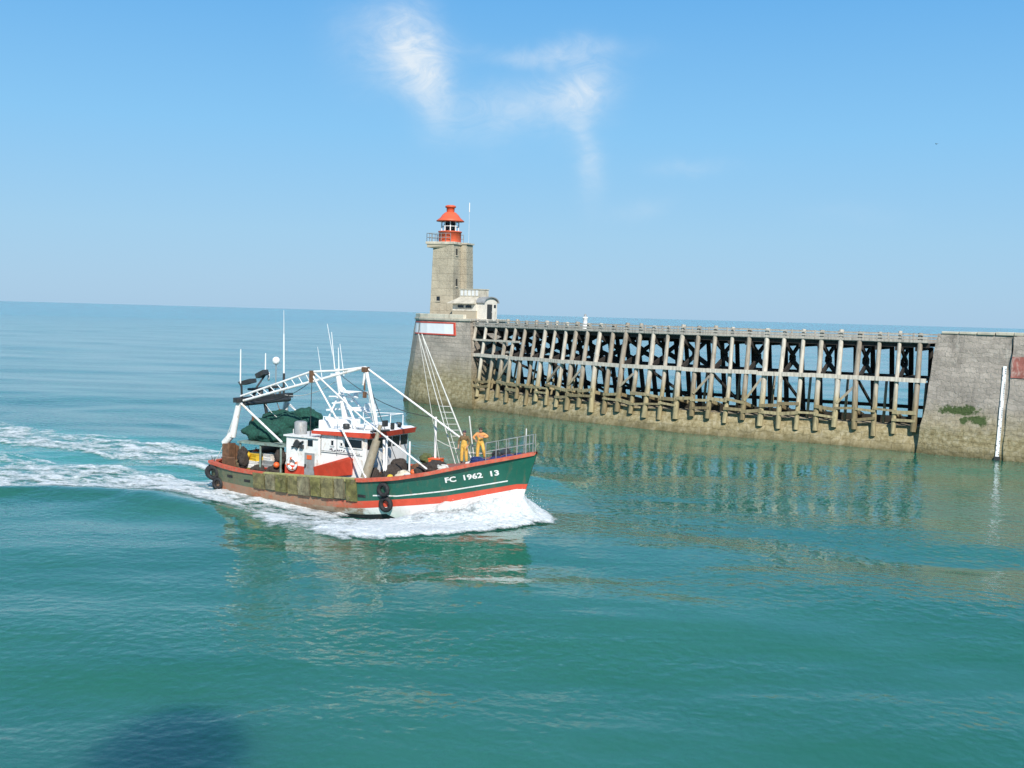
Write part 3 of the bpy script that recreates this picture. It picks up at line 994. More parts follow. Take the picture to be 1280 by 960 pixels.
# gallery slab overhangs the seaward side
mb = MB(); mb.prism([(-HT - 0.75, -HT - 0.55), (HT - 0.5, -HT - 0.1), (HT + 0.15, -HT - 0.1), (HT + 0.15, HT + 0.2), (-HT - 0.75, HT + 0.2)], ZT + 0.002, ZT + 0.30); mb.build('gallery', M['coping'], lh, bevel=0.04)
mb = MB()
mb.prism([(-HT - 0.6, -HT - 0.42), (-HT + 1.3, -HT - 0.02), (-HT + 1.3, HT), (-HT - 0.6, HT)], ZT - 0.38, ZT - 0.002, top=[(-HT - 0.6, -HT - 0.42), (-HT + 2.2, -HT - 0.02), (-HT + 2.2, HT), (-HT - 0.6, HT)])
mb.build('corbel', M['render'], lh)
mb = MB()
gp = [(HT - 0.4, -HT - 0.05), (-HT - 0.62, -HT - 0.45), (-HT - 0.62, HT + 0.1), (HT - 0.2, HT + 0.1)]
for (x0, y0), (x1, y1) in zip(gp, gp[1:]):
    nseg = 5
    for k in range(nseg + 1):
        x, y = x0 + (x1 - x0) * k / nseg, y0 + (y1 - y0) * k / nseg
        mb.tube([(x, y, ZT + 0.3), (x, y, ZT + 1.25)], 0.035, 6)
    for zz in (0.78, 1.25):
        mb.tube([(x0, y0, ZT + zz), (x1, y1, ZT + zz)], 0.035, 6)
mb.build('railing', M['grey'], lh)
# lantern
LC = (0.10, 0.0)
mb = MB(); mb.lathe([(1.30, ZT + 0.302), (1.30, ZT + 1.42), (1.38, ZT + 1.44), (1.38, ZT + 1.56), (1.2, ZT + 1.58)], (LC[0], LC[1], 0), 24); mb.build('lantern_base', M['lamp_red'], lh)
m, t = material('lantern_glass')
finish(t, (0.80, 0.88, 0.92), 0.05, None, Transmission_Weight=1.0, IOR=1.25)
M['lantern_glass'] = m
mb = MB(); mb.lathe([(1.0, ZT + 1.585), (1.0, ZT + 2.72)], (LC[0], LC[1], 0), 20, smooth=True); mb.build('lantern_glazing', M['lantern_glass'], lh)
mb = MB()
for k in range(10):
    a = 2 * math.pi * k / 10 + 0.2
    mb.bar((LC[0] + 1.03 * math.cos(a), LC[1] + 1.03 * math.sin(a), ZT + 1.585), (LC[0] + 1.03 * math.cos(a), LC[1] + 1.03 * math.sin(a), ZT + 2.72), 0.11, 0.11, upv=(math.cos(a), math.sin(a), 0))
mb.torus((LC[0], LC[1], ZT + 2.12), 1.035, 0.04, (0, 0, 1), 24, 6)
mb.build('glazing_bars', M['white_clean'], lh)
mb = MB(); mb.lathe([(0.45, ZT + 1.59), (0.55, ZT + 1.8), (0.58, ZT + 2.4), (0.40, ZT + 2.6)], (LC[0], LC[1], 0), 14); mb.build('lamp', M['white_clean'], lh)
mb = MB(); mb.lathe([(1.0, ZT + 2.66), (1.62, ZT + 2.70), (1.62, ZT + 2.78), (1.22, ZT + 3.08), (0.95, ZT + 3.45), (0.62, ZT + 3.74), (0.42, ZT + 3.82), (0.40, ZT + 3.9)], (LC[0], LC[1], 0), 28); mb.build('dome', M['lamp_red'], lh)
mb = MB(); mb.lathe([(0.46, ZT + 3.84), (0.48, ZT + 4.28), (0.62, ZT + 4.30), (0.62, ZT + 4.50), (0.40, ZT + 4.58), (0.0, ZT + 4.62)], (LC[0], LC[1], 0), 18); mb.build('ventilator', M['lamp_red'], lh)
mb = MB(); mb.tube([(HT + 0.4, 1.6, ZT + 0.28), (HT + 0.4, 1.6, ZT + 3.9)], 0.016, 6, 0, 0.012); mb.tube([(HT + 0.4, 1.6, ZT + 3.9), (HT + 0.4, 1.6, ZT + 5.0)], 0.06, 6)
mb.build('aerial', M['white_clean'], lh)
# openings: a hole low on the channel face, two slits on the landward face
def opening(cx, cz, wd, hh, face):
    f = 1 - (cz / ZT)
    hb_ = HT + (HB - HT) * f
    mb1, mb2 = MB(), MB()
    if face == 'front':
        mb1.box((cx, -hb_ - 0.012, cz), (wd, 0.05, hh)); mb2.box((cx, -hb_ - 0.03, cz - hh / 2 - 0.05), (wd + 0.24, 0.14, 0.1))
    else:
        mb1.box((hb_ + 0.012, cx, cz), (0.05, wd, hh)); mb2.box((hb_ + 0.03, cx, cz - hh / 2 - 0.05), (0.14, wd + 0.2, 0.1))
    wn_ = mb1.build('window', M['glass'], lh)
    mb2.build('sill', M['coping'], wn_)
opening(-0.45, 2.2, 0.42, 0.5, 'front')
opening(-0.62, 7.6, 0.34, 0.75, 'side')
opening(-0.62, 4.1, 0.34, 0.85, 'side')

M['cabin'] = simple('pale_lime_wash', (0.74, 0.69, 0.60), 0.85, 0.15, 1.6, (0.40, 0.33, 0.24), 0.25)
# ---- keeper's cabin beside the tower
cb = empty('keeper_cabin', (-4.75, 124.4, 9.42), R(-38))
tag(cb, 'small stone cabin with white walls and an arched porch beside the lighthouse', 'cabin')
cw, cd_ = 3.5, 2.8                                   # along local x, local y
mb = MB(); mb.box((0, 0, 0.35), (cw, cd_, 1.1)); mb.build('plinth', M['render'], cb)
mb = MB(); mb.box((0, 0, 1.30), (cw - 0.06, cd_ - 0.06, 0.80)); mb.build('wall', M['cabin'], cb)
mb = MB(); mb.box((0, 0, 0.885), (cw + 0.06, cd_ + 0.06, 0.07)); mb.build('string_course', M['coping'], cb)
rx, ry = cw / 2 + 0.45, cd_ / 2 + 0.45
mb = MB(); mb.prism([(-rx, -ry), (rx - 0.5, -ry), (rx - 0.5, ry), (-rx, ry)], 1.72, 2.42, top=[(-rx + 1.1, -ry + 1.0), (rx - 0.6, -ry + 1.0), (rx - 0.6, ry - 1.0), (-rx + 1.1, ry - 1.0)])
mb.prism([(-rx - 0.02, -ry - 0.02), (rx - 0.5, -ry - 0.02), (rx - 0.5, ry + 0.02), (-rx - 0.02, ry + 0.02)], 1.66, 1.718)
mb.build('roof', M['coping'], cb)
mb = MB(); mb.box((0.25, 0.0, 2.85), (3.0, 1.5, 0.86)); mb.box((0.25, 0.0, 3.30), (3.12, 1.62, 0.1)); mb.build('roof_box', M['coping'], cb)
mb = MB()
for k in range(5):
    mb.box((-0.9 + k * 0.55, -0.765, 2.88), (0.34, 0.04, 0.6))
mb.build('louvre', M['white'], cb)
for k in range(2):
    mb = MB(); mb.box((-0.5 + k * 1.15, -cd_ / 2 - 0.0, 1.36), (0.78, 0.09, 0.28)); wn_ = mb.build('window', M['glass'], cb)
    mb = MB(); mb.box((-0.5 + k * 1.15, -cd_ / 2 - 0.02, 1.19), (0.9, 0.12, 0.05)); mb.build('sill', M['coping'], wn_)
# porch with a barrel roof, on the landward gable
pw = 2.4
mb = MB(); mb.box((cw / 2 + 0.45, 0, 0.80), (0.94, pw, 1.95))
prof = [(pw / 2 * math.cos(a), 1.76 + 0.62 * math.sin(a)) for a in np.linspace(0, math.pi, 13)]
for xa in (cw / 2 - 0.02,):
    vs = [(xa, y, z) for y, z in prof] + [(xa + 0.94, y, z) for y, z in prof]
    n = len(prof)
    mb.add(vs, [tuple(range(n)), tuple(reversed(range(n, 2 * n)))])
mb.build('porch', M['cabin'], cb)
mb = MB()
pr1 = [((pw / 2 + 0.16) * math.cos(a), 1.79 + 0.72 * math.sin(a)) for a in np.linspace(0, math.pi, 17)]
pr2 = [((pw / 2 + 0.03) * math.cos(a), 1.785 + 0.62 * math.sin(a)) for a in np.linspace(0, math.pi, 17)]
n = len(pr1)
vs = [(cw / 2 - 0.6, y, z) for y, z in pr1] + [(cw / 2 + 1.12, y, z) for y, z in pr1] + [(cw / 2 + 1.12, y, z) for y, z in pr2] + [(cw / 2 - 0.6, y, z) for y, z in pr2]
fs = []
for i in range(n - 1):
    fs += [(i, i + 1, n + i + 1, n + i), (n + i, n + i + 1, 2 * n + i + 1, 2 * n + i), (2 * n + i, 2 * n + i + 1, 3 * n + i + 1, 3 * n + i)]
mb.add(vs, fs); mb.build('porch_roof', M['grey'], cb)
mb = MB(); mb.box((cw / 2 + 0.925, -0.15, 0.78), (0.06, 0.85, 1.75)); dr = mb.build('door', M['dark'], cb)
mb = MB(); mb.box((cw / 2 + 0.97, 0.2, 0.8), (0.05, 0.06, 0.16)); mb.build('handle', M['grey'], dr)
mb = MB(); mb.box((cw / 2 + 0.93, 0.78, 1.45), (0.05, 0.34, 0.34)); mb.build('window', M['glass'], cb)

# ---- stone quay at the landward end
qa = [Vector(q) for q in ((32.0, 86.35), (34.6, 84.35), (37.2, 82.31))]
qb = [Vector(q) for q in ((37.2, 82.31), (38.6, 81.2), (47.0, 75.0), (60.0, 66.0))]
quay = empty('stone_quay', (45, 82, 0))
tag(quay, 'massive grey stone quay with green weed patch at the landward end', 'quay')
def qp(o): o.parent = quay; o.matrix_parent_inverse = Matrix.Translation((-45, -82, 0)); return o
inn = Vector((0.55, 0.835))
def wallseg(line, bat, zt, nm, u0, seed, back=9.0):
    b = [p - inn * 0.25 for p in line] + [p + inn * back for p in reversed(line)]
    tp = [p + inn * bat for p in line] + [p + inn * (back - 0.5) for p in reversed(line)]
    if nm == 'wall':
        tp[0] = tp[0] + Vector((0.75, -0.5)); tp[-1] = tp[-1] + Vector((0.75, -0.5))
    return qp(uv_strip('masonry', b, tp, -1.0, zt, M['quay_stone'], None, 10, True, True, jitter=0.07, u0=u0, seed=seed))
wallseg(qa, 1.75, 9.42, 'wall', 0.0, 5)
wallseg([p - inn * 0.14 for p in qb], 1.70, 9.37, 'wall2', 10.0, 6)
mb = MB()
line = [qa[0] + Vector((0.95, -0.65)), qa[2]] + qb[1:]
for a, b in zip(line, line[1:]):
    a2, b2 = a + inn * 1.62, b + inn * 1.62
    c2, d2 = b + inn * 2.9, a + inn * 2.9
    nst = max(1, int((b - a).length / 1.1))
    for k in range(nst):
        f0, f1 = k / nst + 0.006, (k + 1) / nst - 0.006
        o_ = inn * rj.uniform(-0.06, 0.06); hz = rj.uniform(-0.05, 0.05)
        q0, q1, q2, q3 = a2.lerp(b2, f0) + o_, a2.lerp(b2, f1) + o_, d2.lerp(c2, f1), d2.lerp(c2, f0)
        mb.prism([(q0.x, q0.y), (q1.x, q1.y), (q2.x, q2.y), (q3.x, q3.y)], 9.425, 9.64 + hz)
qp(mb.build('coping', M['coping'], None, bevel=0.04))

# tide gauge: a white graduated board fixed up the wall at the joint
def on_quay(p, z, out):
    q = p - inn * 0.25 + inn * ((z + 1.0) / 10.4) * 2.0 - inn * out
    return Vector((q.x, q.y, z))
tg = empty('tide_gauge', on_quay(qa[2], 0, 0))
tgo = tg.location.copy()
def tp_(o): o.parent = tg; o.matrix_parent_inverse = Matrix.Translation(-tgo); return o
mb = MB(); gx = qa[2] + Vector((-0.35, 0.28))
mb.bar(on_quay(gx, 0.1, 0.10), on_quay(gx, 7.1, 0.07), 0.25, 0.07, upv=(-inn.x, -inn.y, 0.1)); tp_(mb.build('board', M['white_clean']))
mb = MB()
rt = random.Random(3)
for k in range(40):
    z = 0.45 + k * 0.165
    side = rt.choice((0.085, 0.085, -0.085))
    c = on_quay(gx + Vector((side * 0.83, -side * 0.55)), z, 0.135)
    mb.box(c, (rt.uniform(0.03, 0.08), 0.02, rt.uniform(0.03, 0.07) if k % 6 else 0.09), Matrix.Rotation(R(-33), 3, 'Z'))
tp_(mb.build('graduation', M['dark']))
mb = MB(); mb.box(on_quay(gx, 0.12, 0.08), (0.40, 0.2, 0.36), Matrix.Rotation(R(-33), 3, 'Z')); tp_(mb.build('foot_bracket', M['dark']))
tag(tg, 'tall white graduated tide gauge board fixed up the stone quay', 'tide gauge')

# faded red board on the quay at the frame edge
rb = empty('sign_board', on_quay(qb[1], 7.0, 0))
rbo = rb.location.copy()
def rp(o): o.parent = rb; o.matrix_parent_inverse = Matrix.Translation(-rbo); return o
M['brick_red'] = simple('faded_red', (0.34, 0.115, 0.09), 0.85, 0.35, 1.6, (0.52, 0.40, 0.34), 0.45)
e_q = (qb[1] - qb[0]).normalized()
mb = MB()
q = [on_quay(qb[0] + e_q * 0.03, 6.25, 0.22), on_quay(qb[0] + e_q * 6.0, 6.25, 0.22), on_quay(qb[0] + e_q * 6.0, 7.85, 0.22), on_quay(qb[0] + e_q * 0.03, 7.85, 0.22)]
back = [p + Vector((inn.x, inn.y, 0)) * 0.2 for p in q]
mb.add(q + back, [(0, 1, 2, 3), (4, 7, 6, 5), (0, 4, 5, 1), (2, 6, 7, 3), (0, 3, 7, 4), (1, 5, 6, 2)])
rp(mb.build('panel', M['brick_red']))
tag(rb, 'faded brick red board on the stone quay beside the tide gauge', 'sign')

# ------------------------------------------------------------------ the fishing boat
BANG = math.atan2(BEX[1], BEX[0])
boat = empty('fishing_boat', (BO[0], BO[1], 0.0), BANG)
tag(boat, 'green and red fishing trawler with white wheelhouse under way', 'fishing boat')


def Lp(t, s, z): return Vector((t, -s, z))


def bw(t, s, z): return Vector((BO[0] + t * BEX[0] + s * BES[0], BO[1] + t * BEX[1] + s * BES[1], z))


def t_end(z): return 17.55 + max(z, 0) / 3.34 * 1.02 + min(z, 0) * 0.35


def zr(t): return float(np.interp(t, zr_t, zr_z))


def hb_tau(tau, z):
    hr = float(np.interp(tau * 18.56, hr_t, hr_b)); hw = float(np.interp(tau * 17.6, hw_t, hw_b))
    if z < 0: return hw * (1 + z * 0.25)
    q = min(1.0, z / zr(tau * 18.56))
    return hw + (hr - hw) * q ** 1.25


def hull_s(t, z): return hb_tau(min(1.0, t / t_end(z)), z)


def worn(name, col, worn_cols, x0, x1, rough=0.4, rust=0.2):
    """hull paint: fresh near the bow, weathered and stained towards the working side aft"""
    m, t = material(name)
    oc = t.n('ShaderNodeTexCoord').outputs['Object']
    x = t.n('ShaderNodeSeparateXYZ', ins={0: oc}).outputs[0]
    n1 = t.noise(t.mapping(oc, (1.0, 1.0, 1.6)), 1.6, 6, 0.68)
    f = t.math('DIVIDE', t.math('SUBTRACT', t.math('ADD', x, t.math('MULTIPLY', t.math('SUBTRACT', n1, 0.5), 7.0)), x0), x1 - x0, True)
    f = t.math('SUBTRACT', 1.0, f, True)
    wc = t.ramp(t.noise(oc, 2.1, 6, 0.7), [(0.34, worn_cols[0]), (0.5, worn_cols[1]), (0.68, worn_cols[2])])
    n2 = t.noise(oc, 1.1, 5, 0.6)
    base = t.ramp(n2, [(0.3, tuple(c * 0.85 for c in col)), (0.7, tuple(min(0.9, c * 1.12) for c in col))])
    c = t.mix(f, base, wc)
    st = t.ramp(t.noise(t.mapping(oc, (2.6, 2.6, 0.30)), 1.5, 5, 0.65), [(0.54, 0.0), (0.74, 1.0)])
    c = t.mix(t.math('MULTIPLY', st, rust), c, (0.22, 0.11, 0.06))
    sc_ = t.ramp(t.noise(t.mapping(oc, (0.8, 0.8, 5.0)), 2.6, 7, 0.72), [(0.63, 0.0), (0.70, 1.0)])
    c = t.mix(t.math('MULTIPLY', sc_, rust), c, tuple(min(0.8, q * 0.5 + 0.16) for q in col))
    finish(t, c, rough, t.noise(oc, 7, 4, 0.6), 0.012, 1.0)
    return m


HM = [worn('antifouling_black', (0.018, 0.02, 0.025), ((0.05, 0.04, 0.035), (0.09, 0.07, 0.055), (0.03, 0.03, 0.03)), 4, 9, 0.6),
      worn('hull_white', (0.80, 0.79, 0.77), ((0.22, 0.11, 0.06), (0.30, 0.22, 0.15), (0.36, 0.30, 0.23)), 9.6, 11.0, 0.5, 0.35),
      worn('hull_red', (0.66, 0.085, 0.045), ((0.38, 0.13, 0.06), (0.31, 0.20, 0.13), (0.42, 0.16, 0.08)), 8.0, 10.8, 0.5, 0.45),
      worn('hull_green', (0.012, 0.115, 0.080), ((0.09, 0.10, 0.05), (0.16, 0.16, 0.09), (0.06, 0.10, 0.06)), 1.0, 12.2, 0.42, 0.42),
      M['white']]


def hull_rows(x):
    zt = zr(x)
    rb = float(np.interp(x, [0, 4, 8, 10.6, 14.8, 17.9], [0.17, 0.08, 0.08, 0.17, 0.70, 1.52]))
    rt = float(np.interp(x, [0, 4, 8, 10.6, 14.8, 17.9], [0.60, 0.52, 0.48, 0.54, 1.06, 1.78]))
    sb = float(np.interp(x, [0, 9, 12.6, 15.0, 17.6], [rt + 0.12, rt + 0.12, 0.93, 1.33, 1.93]))
    sb = max(sb, rt + 0.08)
    stp = sb + 0.065
    mid = stp + (zt - 0.16 - stp) * 0.5
    return [-1.2, -0.95, min(rb - 0.42, -0.1) if False else rb - float(np.interp(x, [9, 12.2, 14], [0.30, 0.36, 1.4])), rb, rt, sb, stp, mid, zt - 0.16, zt]


NS = 90
mb = MB()
taus = [i / NS for i in range(NS + 1)]
for side in (1, -1):
    grid = []
    for tau in taus:
        col = []
        for z in hull_rows(tau * 18.3):
            t_ = tau * t_end(z) - (0.10 * max(z, 0) if tau == 0 else 0)
            col.append(Lp(t_, side * hb_tau(tau, z), z))
        grid.append(col)
    nr = len(grid[0])
    b0 = len(mb.v)
    mb.v += [tuple(p) for c in grid for p in c]
    for i in range(NS):
        x = (i + 0.5) / NS * 18.0
        for k in range(nr - 1):
            mt = [0, 0, 1, 2, 3, 3, 3, 3, 3][k]
            if k == 5 and 11.2 < x < 17.3: mt = 4
            q = (b0 + i * nr + k, b0 + (i + 1) * nr + k, b0 + (i + 1) * nr + k + 1, b0 + i * nr + k + 1)
            mb.f.append(q); mb.m.append(mt); mb.s.append(True)
    if side == 1: stern_a = [b0 + k for k in range(nr)]
    else: stern_b = [b0 + k for k in range(nr)]
for k in range(nr - 1):
    mb.f.append((stern_a[k], stern_a[k + 1], stern_b[k + 1], stern_b[k])); mb.m.append([0, 0, 2, 2, 3, 3, 3, 3, 3][k]); mb.s.append(False)
hull = mb.build('hull', HM, boat)

MOSS = [simple('mossy_wood', (0.22, 0.195, 0.085), 0.95, 0.6, 2.2, (0.10, 0.09, 0.05), 0.3, bump=0.05), simple('grey_mossy_wood', (0.24, 0.215, 0.13), 0.95, 0.55, 2.6, (0.09, 0.075, 0.05), 0.35, bump=0.05), simple('olive_mossy_wood', (0.17, 0.16, 0.055), 0.95, 0.6, 2.4, (0.24, 0.20, 0.12), 0.3, bump=0.05)]
M['moss_pale'] = simple('pale_mossy_top', (0.34, 0.34, 0.14), 0.95, 0.35, 3.0, (0.22, 0.17, 0.09), 0.3, bump=0.02)
# rail cap
mb = MB()
ct = np.concatenate([np.linspace(-0.15, 15, 60), np.linspace(15.2, 18.5, 22)])
for side in (1, -1):
    for a, b in zip(ct, ct[1:]):
        mt = 1 if (side == 1 and 4.0 < a < 10.0) else 0
        sec = []
        for t_ in (a, b):
            h = float(np.interp(t_, hr_t, hr_b)); z = zr(t_)
            o_, i_ = h + 0.07, max(h - 0.15, 0.0)
            sec += [Lp(t_, side * i_, z - 0.02), Lp(t_, side * o_, z - 0.10), Lp(t_, side * o_, z + 0.07), Lp(t_, side * i_, z + 0.09)]
        mb.add(sec, [(0, 1, 5, 4), (1, 2, 6, 5), (2, 3, 7, 6), (3, 0, 4, 7)], mt)
mb.bar(Lp(-0.15, -2.45, 1.545), Lp(-0.15, 2.45, 1.545), 0.24, 0.15)
mb.build('rail_cap', [M['red_rail'], M['moss_pale']], boat)

# heavy mossy fender planks along the working side
edges_t = [3.5, 4.35, 5.1, 5.9, 6.6, 7.4, 8.1, 8.9, 9.55, 10.25]
rp_ = random.Random(9)
for a, b in zip(edges_t, edges_t[1:]):
    g0, g1 = a + 0.05, b - 0.05
    zb = 0.56 + rp_.uniform(-0.06, 0.06)
    th = rp_.uniform(0.07, 0.20)
    nseg, nz = 4, 4
    mb = MB()
    P_ = lambda u, v, o: Lp(g0 + (g1 - g0) * u, hull_s(g0 + (g1 - g0) * u, zb + (zr(g0) + 0.02 - zb) * v) + o, zb + (zr(g0 + (g1 - g0) * u) + 0.02 - zb) * v)
    vs = []
    for o in (0.012, th):
        for i in range(nseg + 1):
            for k in range(nz + 1):
                vs.append(P_(i / nseg, k / nz, o + (rp_.uniform(-0.03, 0.04) if o > 0.05 else 0)))
    n2 = (nseg + 1) * (nz + 1)
    fs = []
    for i in range(nseg):
        for k in range(nz):
            q = i * (nz + 1) + k
            fs.append((n2 + q, n2 + q + nz + 1, n2 + q + nz + 2, n2 + q + 1))
            fs.append((q + 1, q + nz + 2, q + nz + 1, q))
    for i in range(nseg):
        for k in (0, nz):
            q = i * (nz + 1) + k; fs.append((q, q + nz + 1, n2 + q + nz + 1, n2 + q))
    for k in range(nz):
        for i in (0, nseg):
            q = i * (nz + 1) + k; fs.append((q, q + 1, n2 + q + 1, n2 + q))
    mb.add(vs, fs, 0, False)
    mb.build('fender_plank', MOSS[edges_t.index(a) % 3], boat)

# scuppers: dark freeing ports in the bulwark
for t_, z in ((3.0, 0.86), (10.45, 0.82), (9.0, 0.60), (1.6, 0.95), (6.7, 0.55)):
    mb = MB()
    q = [Lp(t_ + dx, hull_s(t_ + dx, z + dz) + 0.02, z + dz) for dx, dz in ((-0.22, -0.07), (0.22, -0.07), (0.22, 0.07), (-0.22, 0.07))]
    q2 = [p + Vector((0, 0.12, 0)) for p in q]
    mb.add(q + q2, [(0, 1, 2, 3), (7, 6, 5, 4), (0, 4, 5, 1), (1, 5, 6, 2), (2, 6, 7, 3), (3, 7, 4, 0)])
    mb.build('freeing_port', M['rubber'], boat)

# decks
def deck(name, ts, zf, inset_, mat, camber=0.05):
    mb = MB()
    vs = []
    for t_ in ts:
        h = max(0.02, hull_s(t_, zf(t_)) - inset_)
        for k in range(7):
            vs.append(Lp(t_, h * (1 - k / 3.0), zf(t_) + camber * min(1.0, h / 1.2) * (1 - (1 - k / 3.0) ** 2)))
    fs = [(i * 7 + k, i * 7 + k + 1, (i + 1) * 7 + k + 1, (i + 1) * 7 + k) for i in range(len(ts) - 1) for k in range(6)]
    mb.add(vs, fs, 0, False)
    return mb.build(name, mat, boat)
deck('deck', list(np.linspace(0.0, 13.45, 28)), lambda t_: 0.85, 0.03, M['deckwood'])
deck('foredeck', list(np.linspace(13.4, 18.35, 24)), lambda t_: zr(t_) - 0.10, 0.05, M['foredeck'], 0.30)
mb = MB(); mb.bar(Lp(13.42, -2.2, 1.42), Lp(13.42, 2.2, 1.42), 0.08, 1.12); mb.build('bulkhead', M['cream'], boat)

# deckhouse and wheelhouse ------------------------------------------------
def side_box(mb, t0, t1, s, z0, z1, rake=0.0, m=0, s_in=None):
    s_in = -s if s_in is None else s_in
    p = [Lp(t0, s_in, z0), Lp(t1, s_in, z0), Lp(t1, s, z0), Lp(t0, s, z0), Lp(t0, s_in, z1), Lp(t1 - rake, s_in, z1), Lp(t1 - rake, s, z1), Lp(t0, s, z1)]
    mb.add(p, [(0, 1, 2, 3), (7, 6, 5, 4), (0, 4, 5, 1), (1, 5, 6, 2), (2, 6, 7, 3), (3, 7, 4, 0)], m)

mb = MB(); side_box(mb, 4.75, 6.95, 2.0, 0.86, 3.30); house = mb.build('deckhouse', M['white'], boat, bevel=0.04)
mb = MB(); side_box(mb, 4.72, 5.99, 2.025, 0.87, 1.78); mb.build('red_band', M['red'], house)
mb = MB(); side_box(mb, 4.65, 6.9, 2.1, 3.302, 3.38); mb.build('roof', M['white'], house)
mb = MB(); side_box(mb, 6.02, 6.66, 2.045, 1.1, 2.52, s_in=1.9); dr = mb.build('door', M['grey'], house)
mb = MB(); mb.box(Lp(6.1, 2.08, 1.85), (0.06, 0.08, 0.16)); mb.build('handle', M['dark'], dr)
mb = MB(); mb.box(Lp(6.34, 2.055, 2.30), (0.30, 0.03, 0.22)); mb.build('door_plate', M['orange_buoy'], dr)
mb = MB(); side_box(mb, 6.20, 6.52, 2.02, 2.88, 3.20, s_in=1.9); mb.build('window', M['glass'], house)
mb = MB()
mb.box(Lp(5.55, 2.08, 2.94), (0.34, 0.14, 0.34), Matrix.Rotation(R(35), 3, 'Y')); mb.tube([Lp(5.2, 2.08, 2.75), Lp(5.95, 2.08, 3.1)], 0.05, 6); mb.box(Lp(5.85, 2.08, 2.82), (0.2, 0.14, 0.2))
mb.build('floodlight', M['dark'], house)
mb = MB(); mb.tube([Lp(4.55, 1.6, 0.85), Lp(4.55, 1.6, 2.35)], 0.14, 10); mb.build('vent_pipe', M['white'], boat)

mb = MB(); side_box(mb, 6.97, 9.75, 1.9, 0.86, 3.56, rake=-0.12); wh = mb.build('wheelhouse', M['white'], boat, bevel=0.04)
mb = MB()   # roof slab with red fascia, white on top
mb.add([Lp(*p) for p in ((6.5, -2.1, 3.562), (10.15, -2.1, 3.562), (10.15, 2.1, 3.562), (6.5, 2.1, 3.562), (6.5, -2.1, 3.72), (10.25, -2.1, 3.84), (10.25, 2.1, 3.84), (6.5, 2.1, 3.72))],
       [(0, 1, 2, 3), (7, 6, 5, 4), (0, 4, 5, 1), (1, 5, 6, 2), (2, 6, 7, 3), (3, 7, 4, 0)])
roof = mb.build('roof', M['red'], wh)
mb = MB(); mb.add([Lp(*p) for p in ((6.55, -2.05, 3.725), (10.2, -2.05, 3.842), (10.2, 2.05, 3.842), (6.55, 2.05, 3.725), (6.6, -1.95, 3.80), (10.0, -1.95, 3.92), (10.0, 1.95, 3.92), (6.6, 1.95, 3.80))],
                  [(7, 6, 5, 4), (0, 4, 5, 1), (1, 5, 6, 2), (2, 6, 7, 3), (3, 7, 4, 0)]); mb.build('roof_top', M['white_clean'], roof)
# windows on the starboard side and front
for (a, b, z0, z1) in ((8.50, 9.62, 2.98, 3.44), (7.62, 7.84, 3.0, 3.30), (8.22, 8.40, 3.02, 3.22)):
    mb = MB(); side_box(mb, a, b, 1.92, z0, z1, s_in=1.85); wn_ = mb.build('window', M['glass'], wh)
    mb = MB()
    for q0, q1 in (((a, z0), (b, z0)), ((a, z1), (b, z1)), ((a, z0), (a, z1)), ((b, z0), (b, z1))):
        mb.bar(Lp(q0[0], 1.93, q0[1]), Lp(q1[0], 1.93, q1[1]), 0.05, 0.05)
    mb.build('frame', M['white'], wn_)
for k in range(5):
    c = -1.5 + k * 0.75
    mb = MB(); mb.add([Lp(9.86, c - 0.31, 2.95), Lp(9.86, c + 0.31, 2.95), Lp(9.885, c + 0.31, 3.46), Lp(9.885, c - 0.31, 3.46), Lp(9.78, c - 0.31, 2.95), Lp(9.78, c + 0.31, 2.95), Lp(9.80, c + 0.31, 3.46), Lp(9.80, c - 0.31, 3.46)],
                      [(0, 1, 2, 3), (7, 6, 5, 4), (0, 4, 5, 1), (1, 5, 6, 2), (2, 6, 7, 3), (3, 7, 4, 0)]); mb.build('window', M['glass'], wh)
# red flared skirt on the side
mb = MB()
sk = [(6.72, 1.24), (6.70, 1.84), (8.85, 2.52), (9.05, 2.44), (9.02, 1.62)]
mb.add([Lp(t_, 1.91, z) for t_, z in sk] + [Lp(t_, 2.16 if z > 1.7 else 2.02, z) for t_, z in sk],
       [(0, 1, 2, 3, 4), (9, 8, 7, 6, 5)] + [(i, 5 + i, 5 + (i + 1) % 5, (i + 1) % 5) for i in range(5)])
mb.build('red_skirt', M['red'], wh)
mb = MB(); side_box(mb, 6.98, 9.9, 1.96, 0.87, 1.22); mb.build('kick_plate', M['dark'], wh)
# faint small name in dark paint on the side
mb = MB()
for (x0, z0, x1, z1) in ((7.55, 2.80, 7.68, 2.86), (7.68, 2.86, 7.72, 2.74), (7.80, 2.72, 7.93, 2.79), (8.0, 2.80, 8.10, 2.81), (8.14, 2.76, 8.2, 2.83), (8.26, 2.80, 8.34, 2.82), (8.42, 2.76, 8.5, 2.82)):
    mb.bar(Lp(x0, 1.915, z0), Lp(x1, 1.915, z1), 0.02, 0.05)
mb.build('lettering', M['letter_dark'], wh)
mb = MB()
for t_ in (6.98, 8.0, 9.0): mb.bar(Lp(t_, 1.905, 2.5), Lp(t_, 1.905, 3.55), 0.02, 0.04)
mb.bar(Lp(7.0, 1.91, 2.62), Lp(9.6, 1.91, 2.62), 0.02, 0.035)
mb.build('seam', M['grey'], wh)
mb = MB(); mb.tube([Lp(7.1, 2.0, 2.72), Lp(9.5, 2.0, 2.72)], 0.02, 6)
for t_ in (7.15, 8.3, 9.45): mb.tube([Lp(t_, 1.9, 2.72), Lp(t_, 2.0, 2.72)], 0.016, 5)
mb.build('handrail', M['grey'], wh)
mb = MB()
for y in (0.9, 1.25): mb.tube([Lp(4.62, y, 0.9), Lp(4.62, y, 3.6)], 0.022, 6)
for k in range(8): mb.tube([Lp(4.62, 0.9, 1.2 + k * 0.3), Lp(4.62, 1.25, 1.2 + k * 0.3)], 0.016, 5)
mb.build('ladder', M['white'], house)
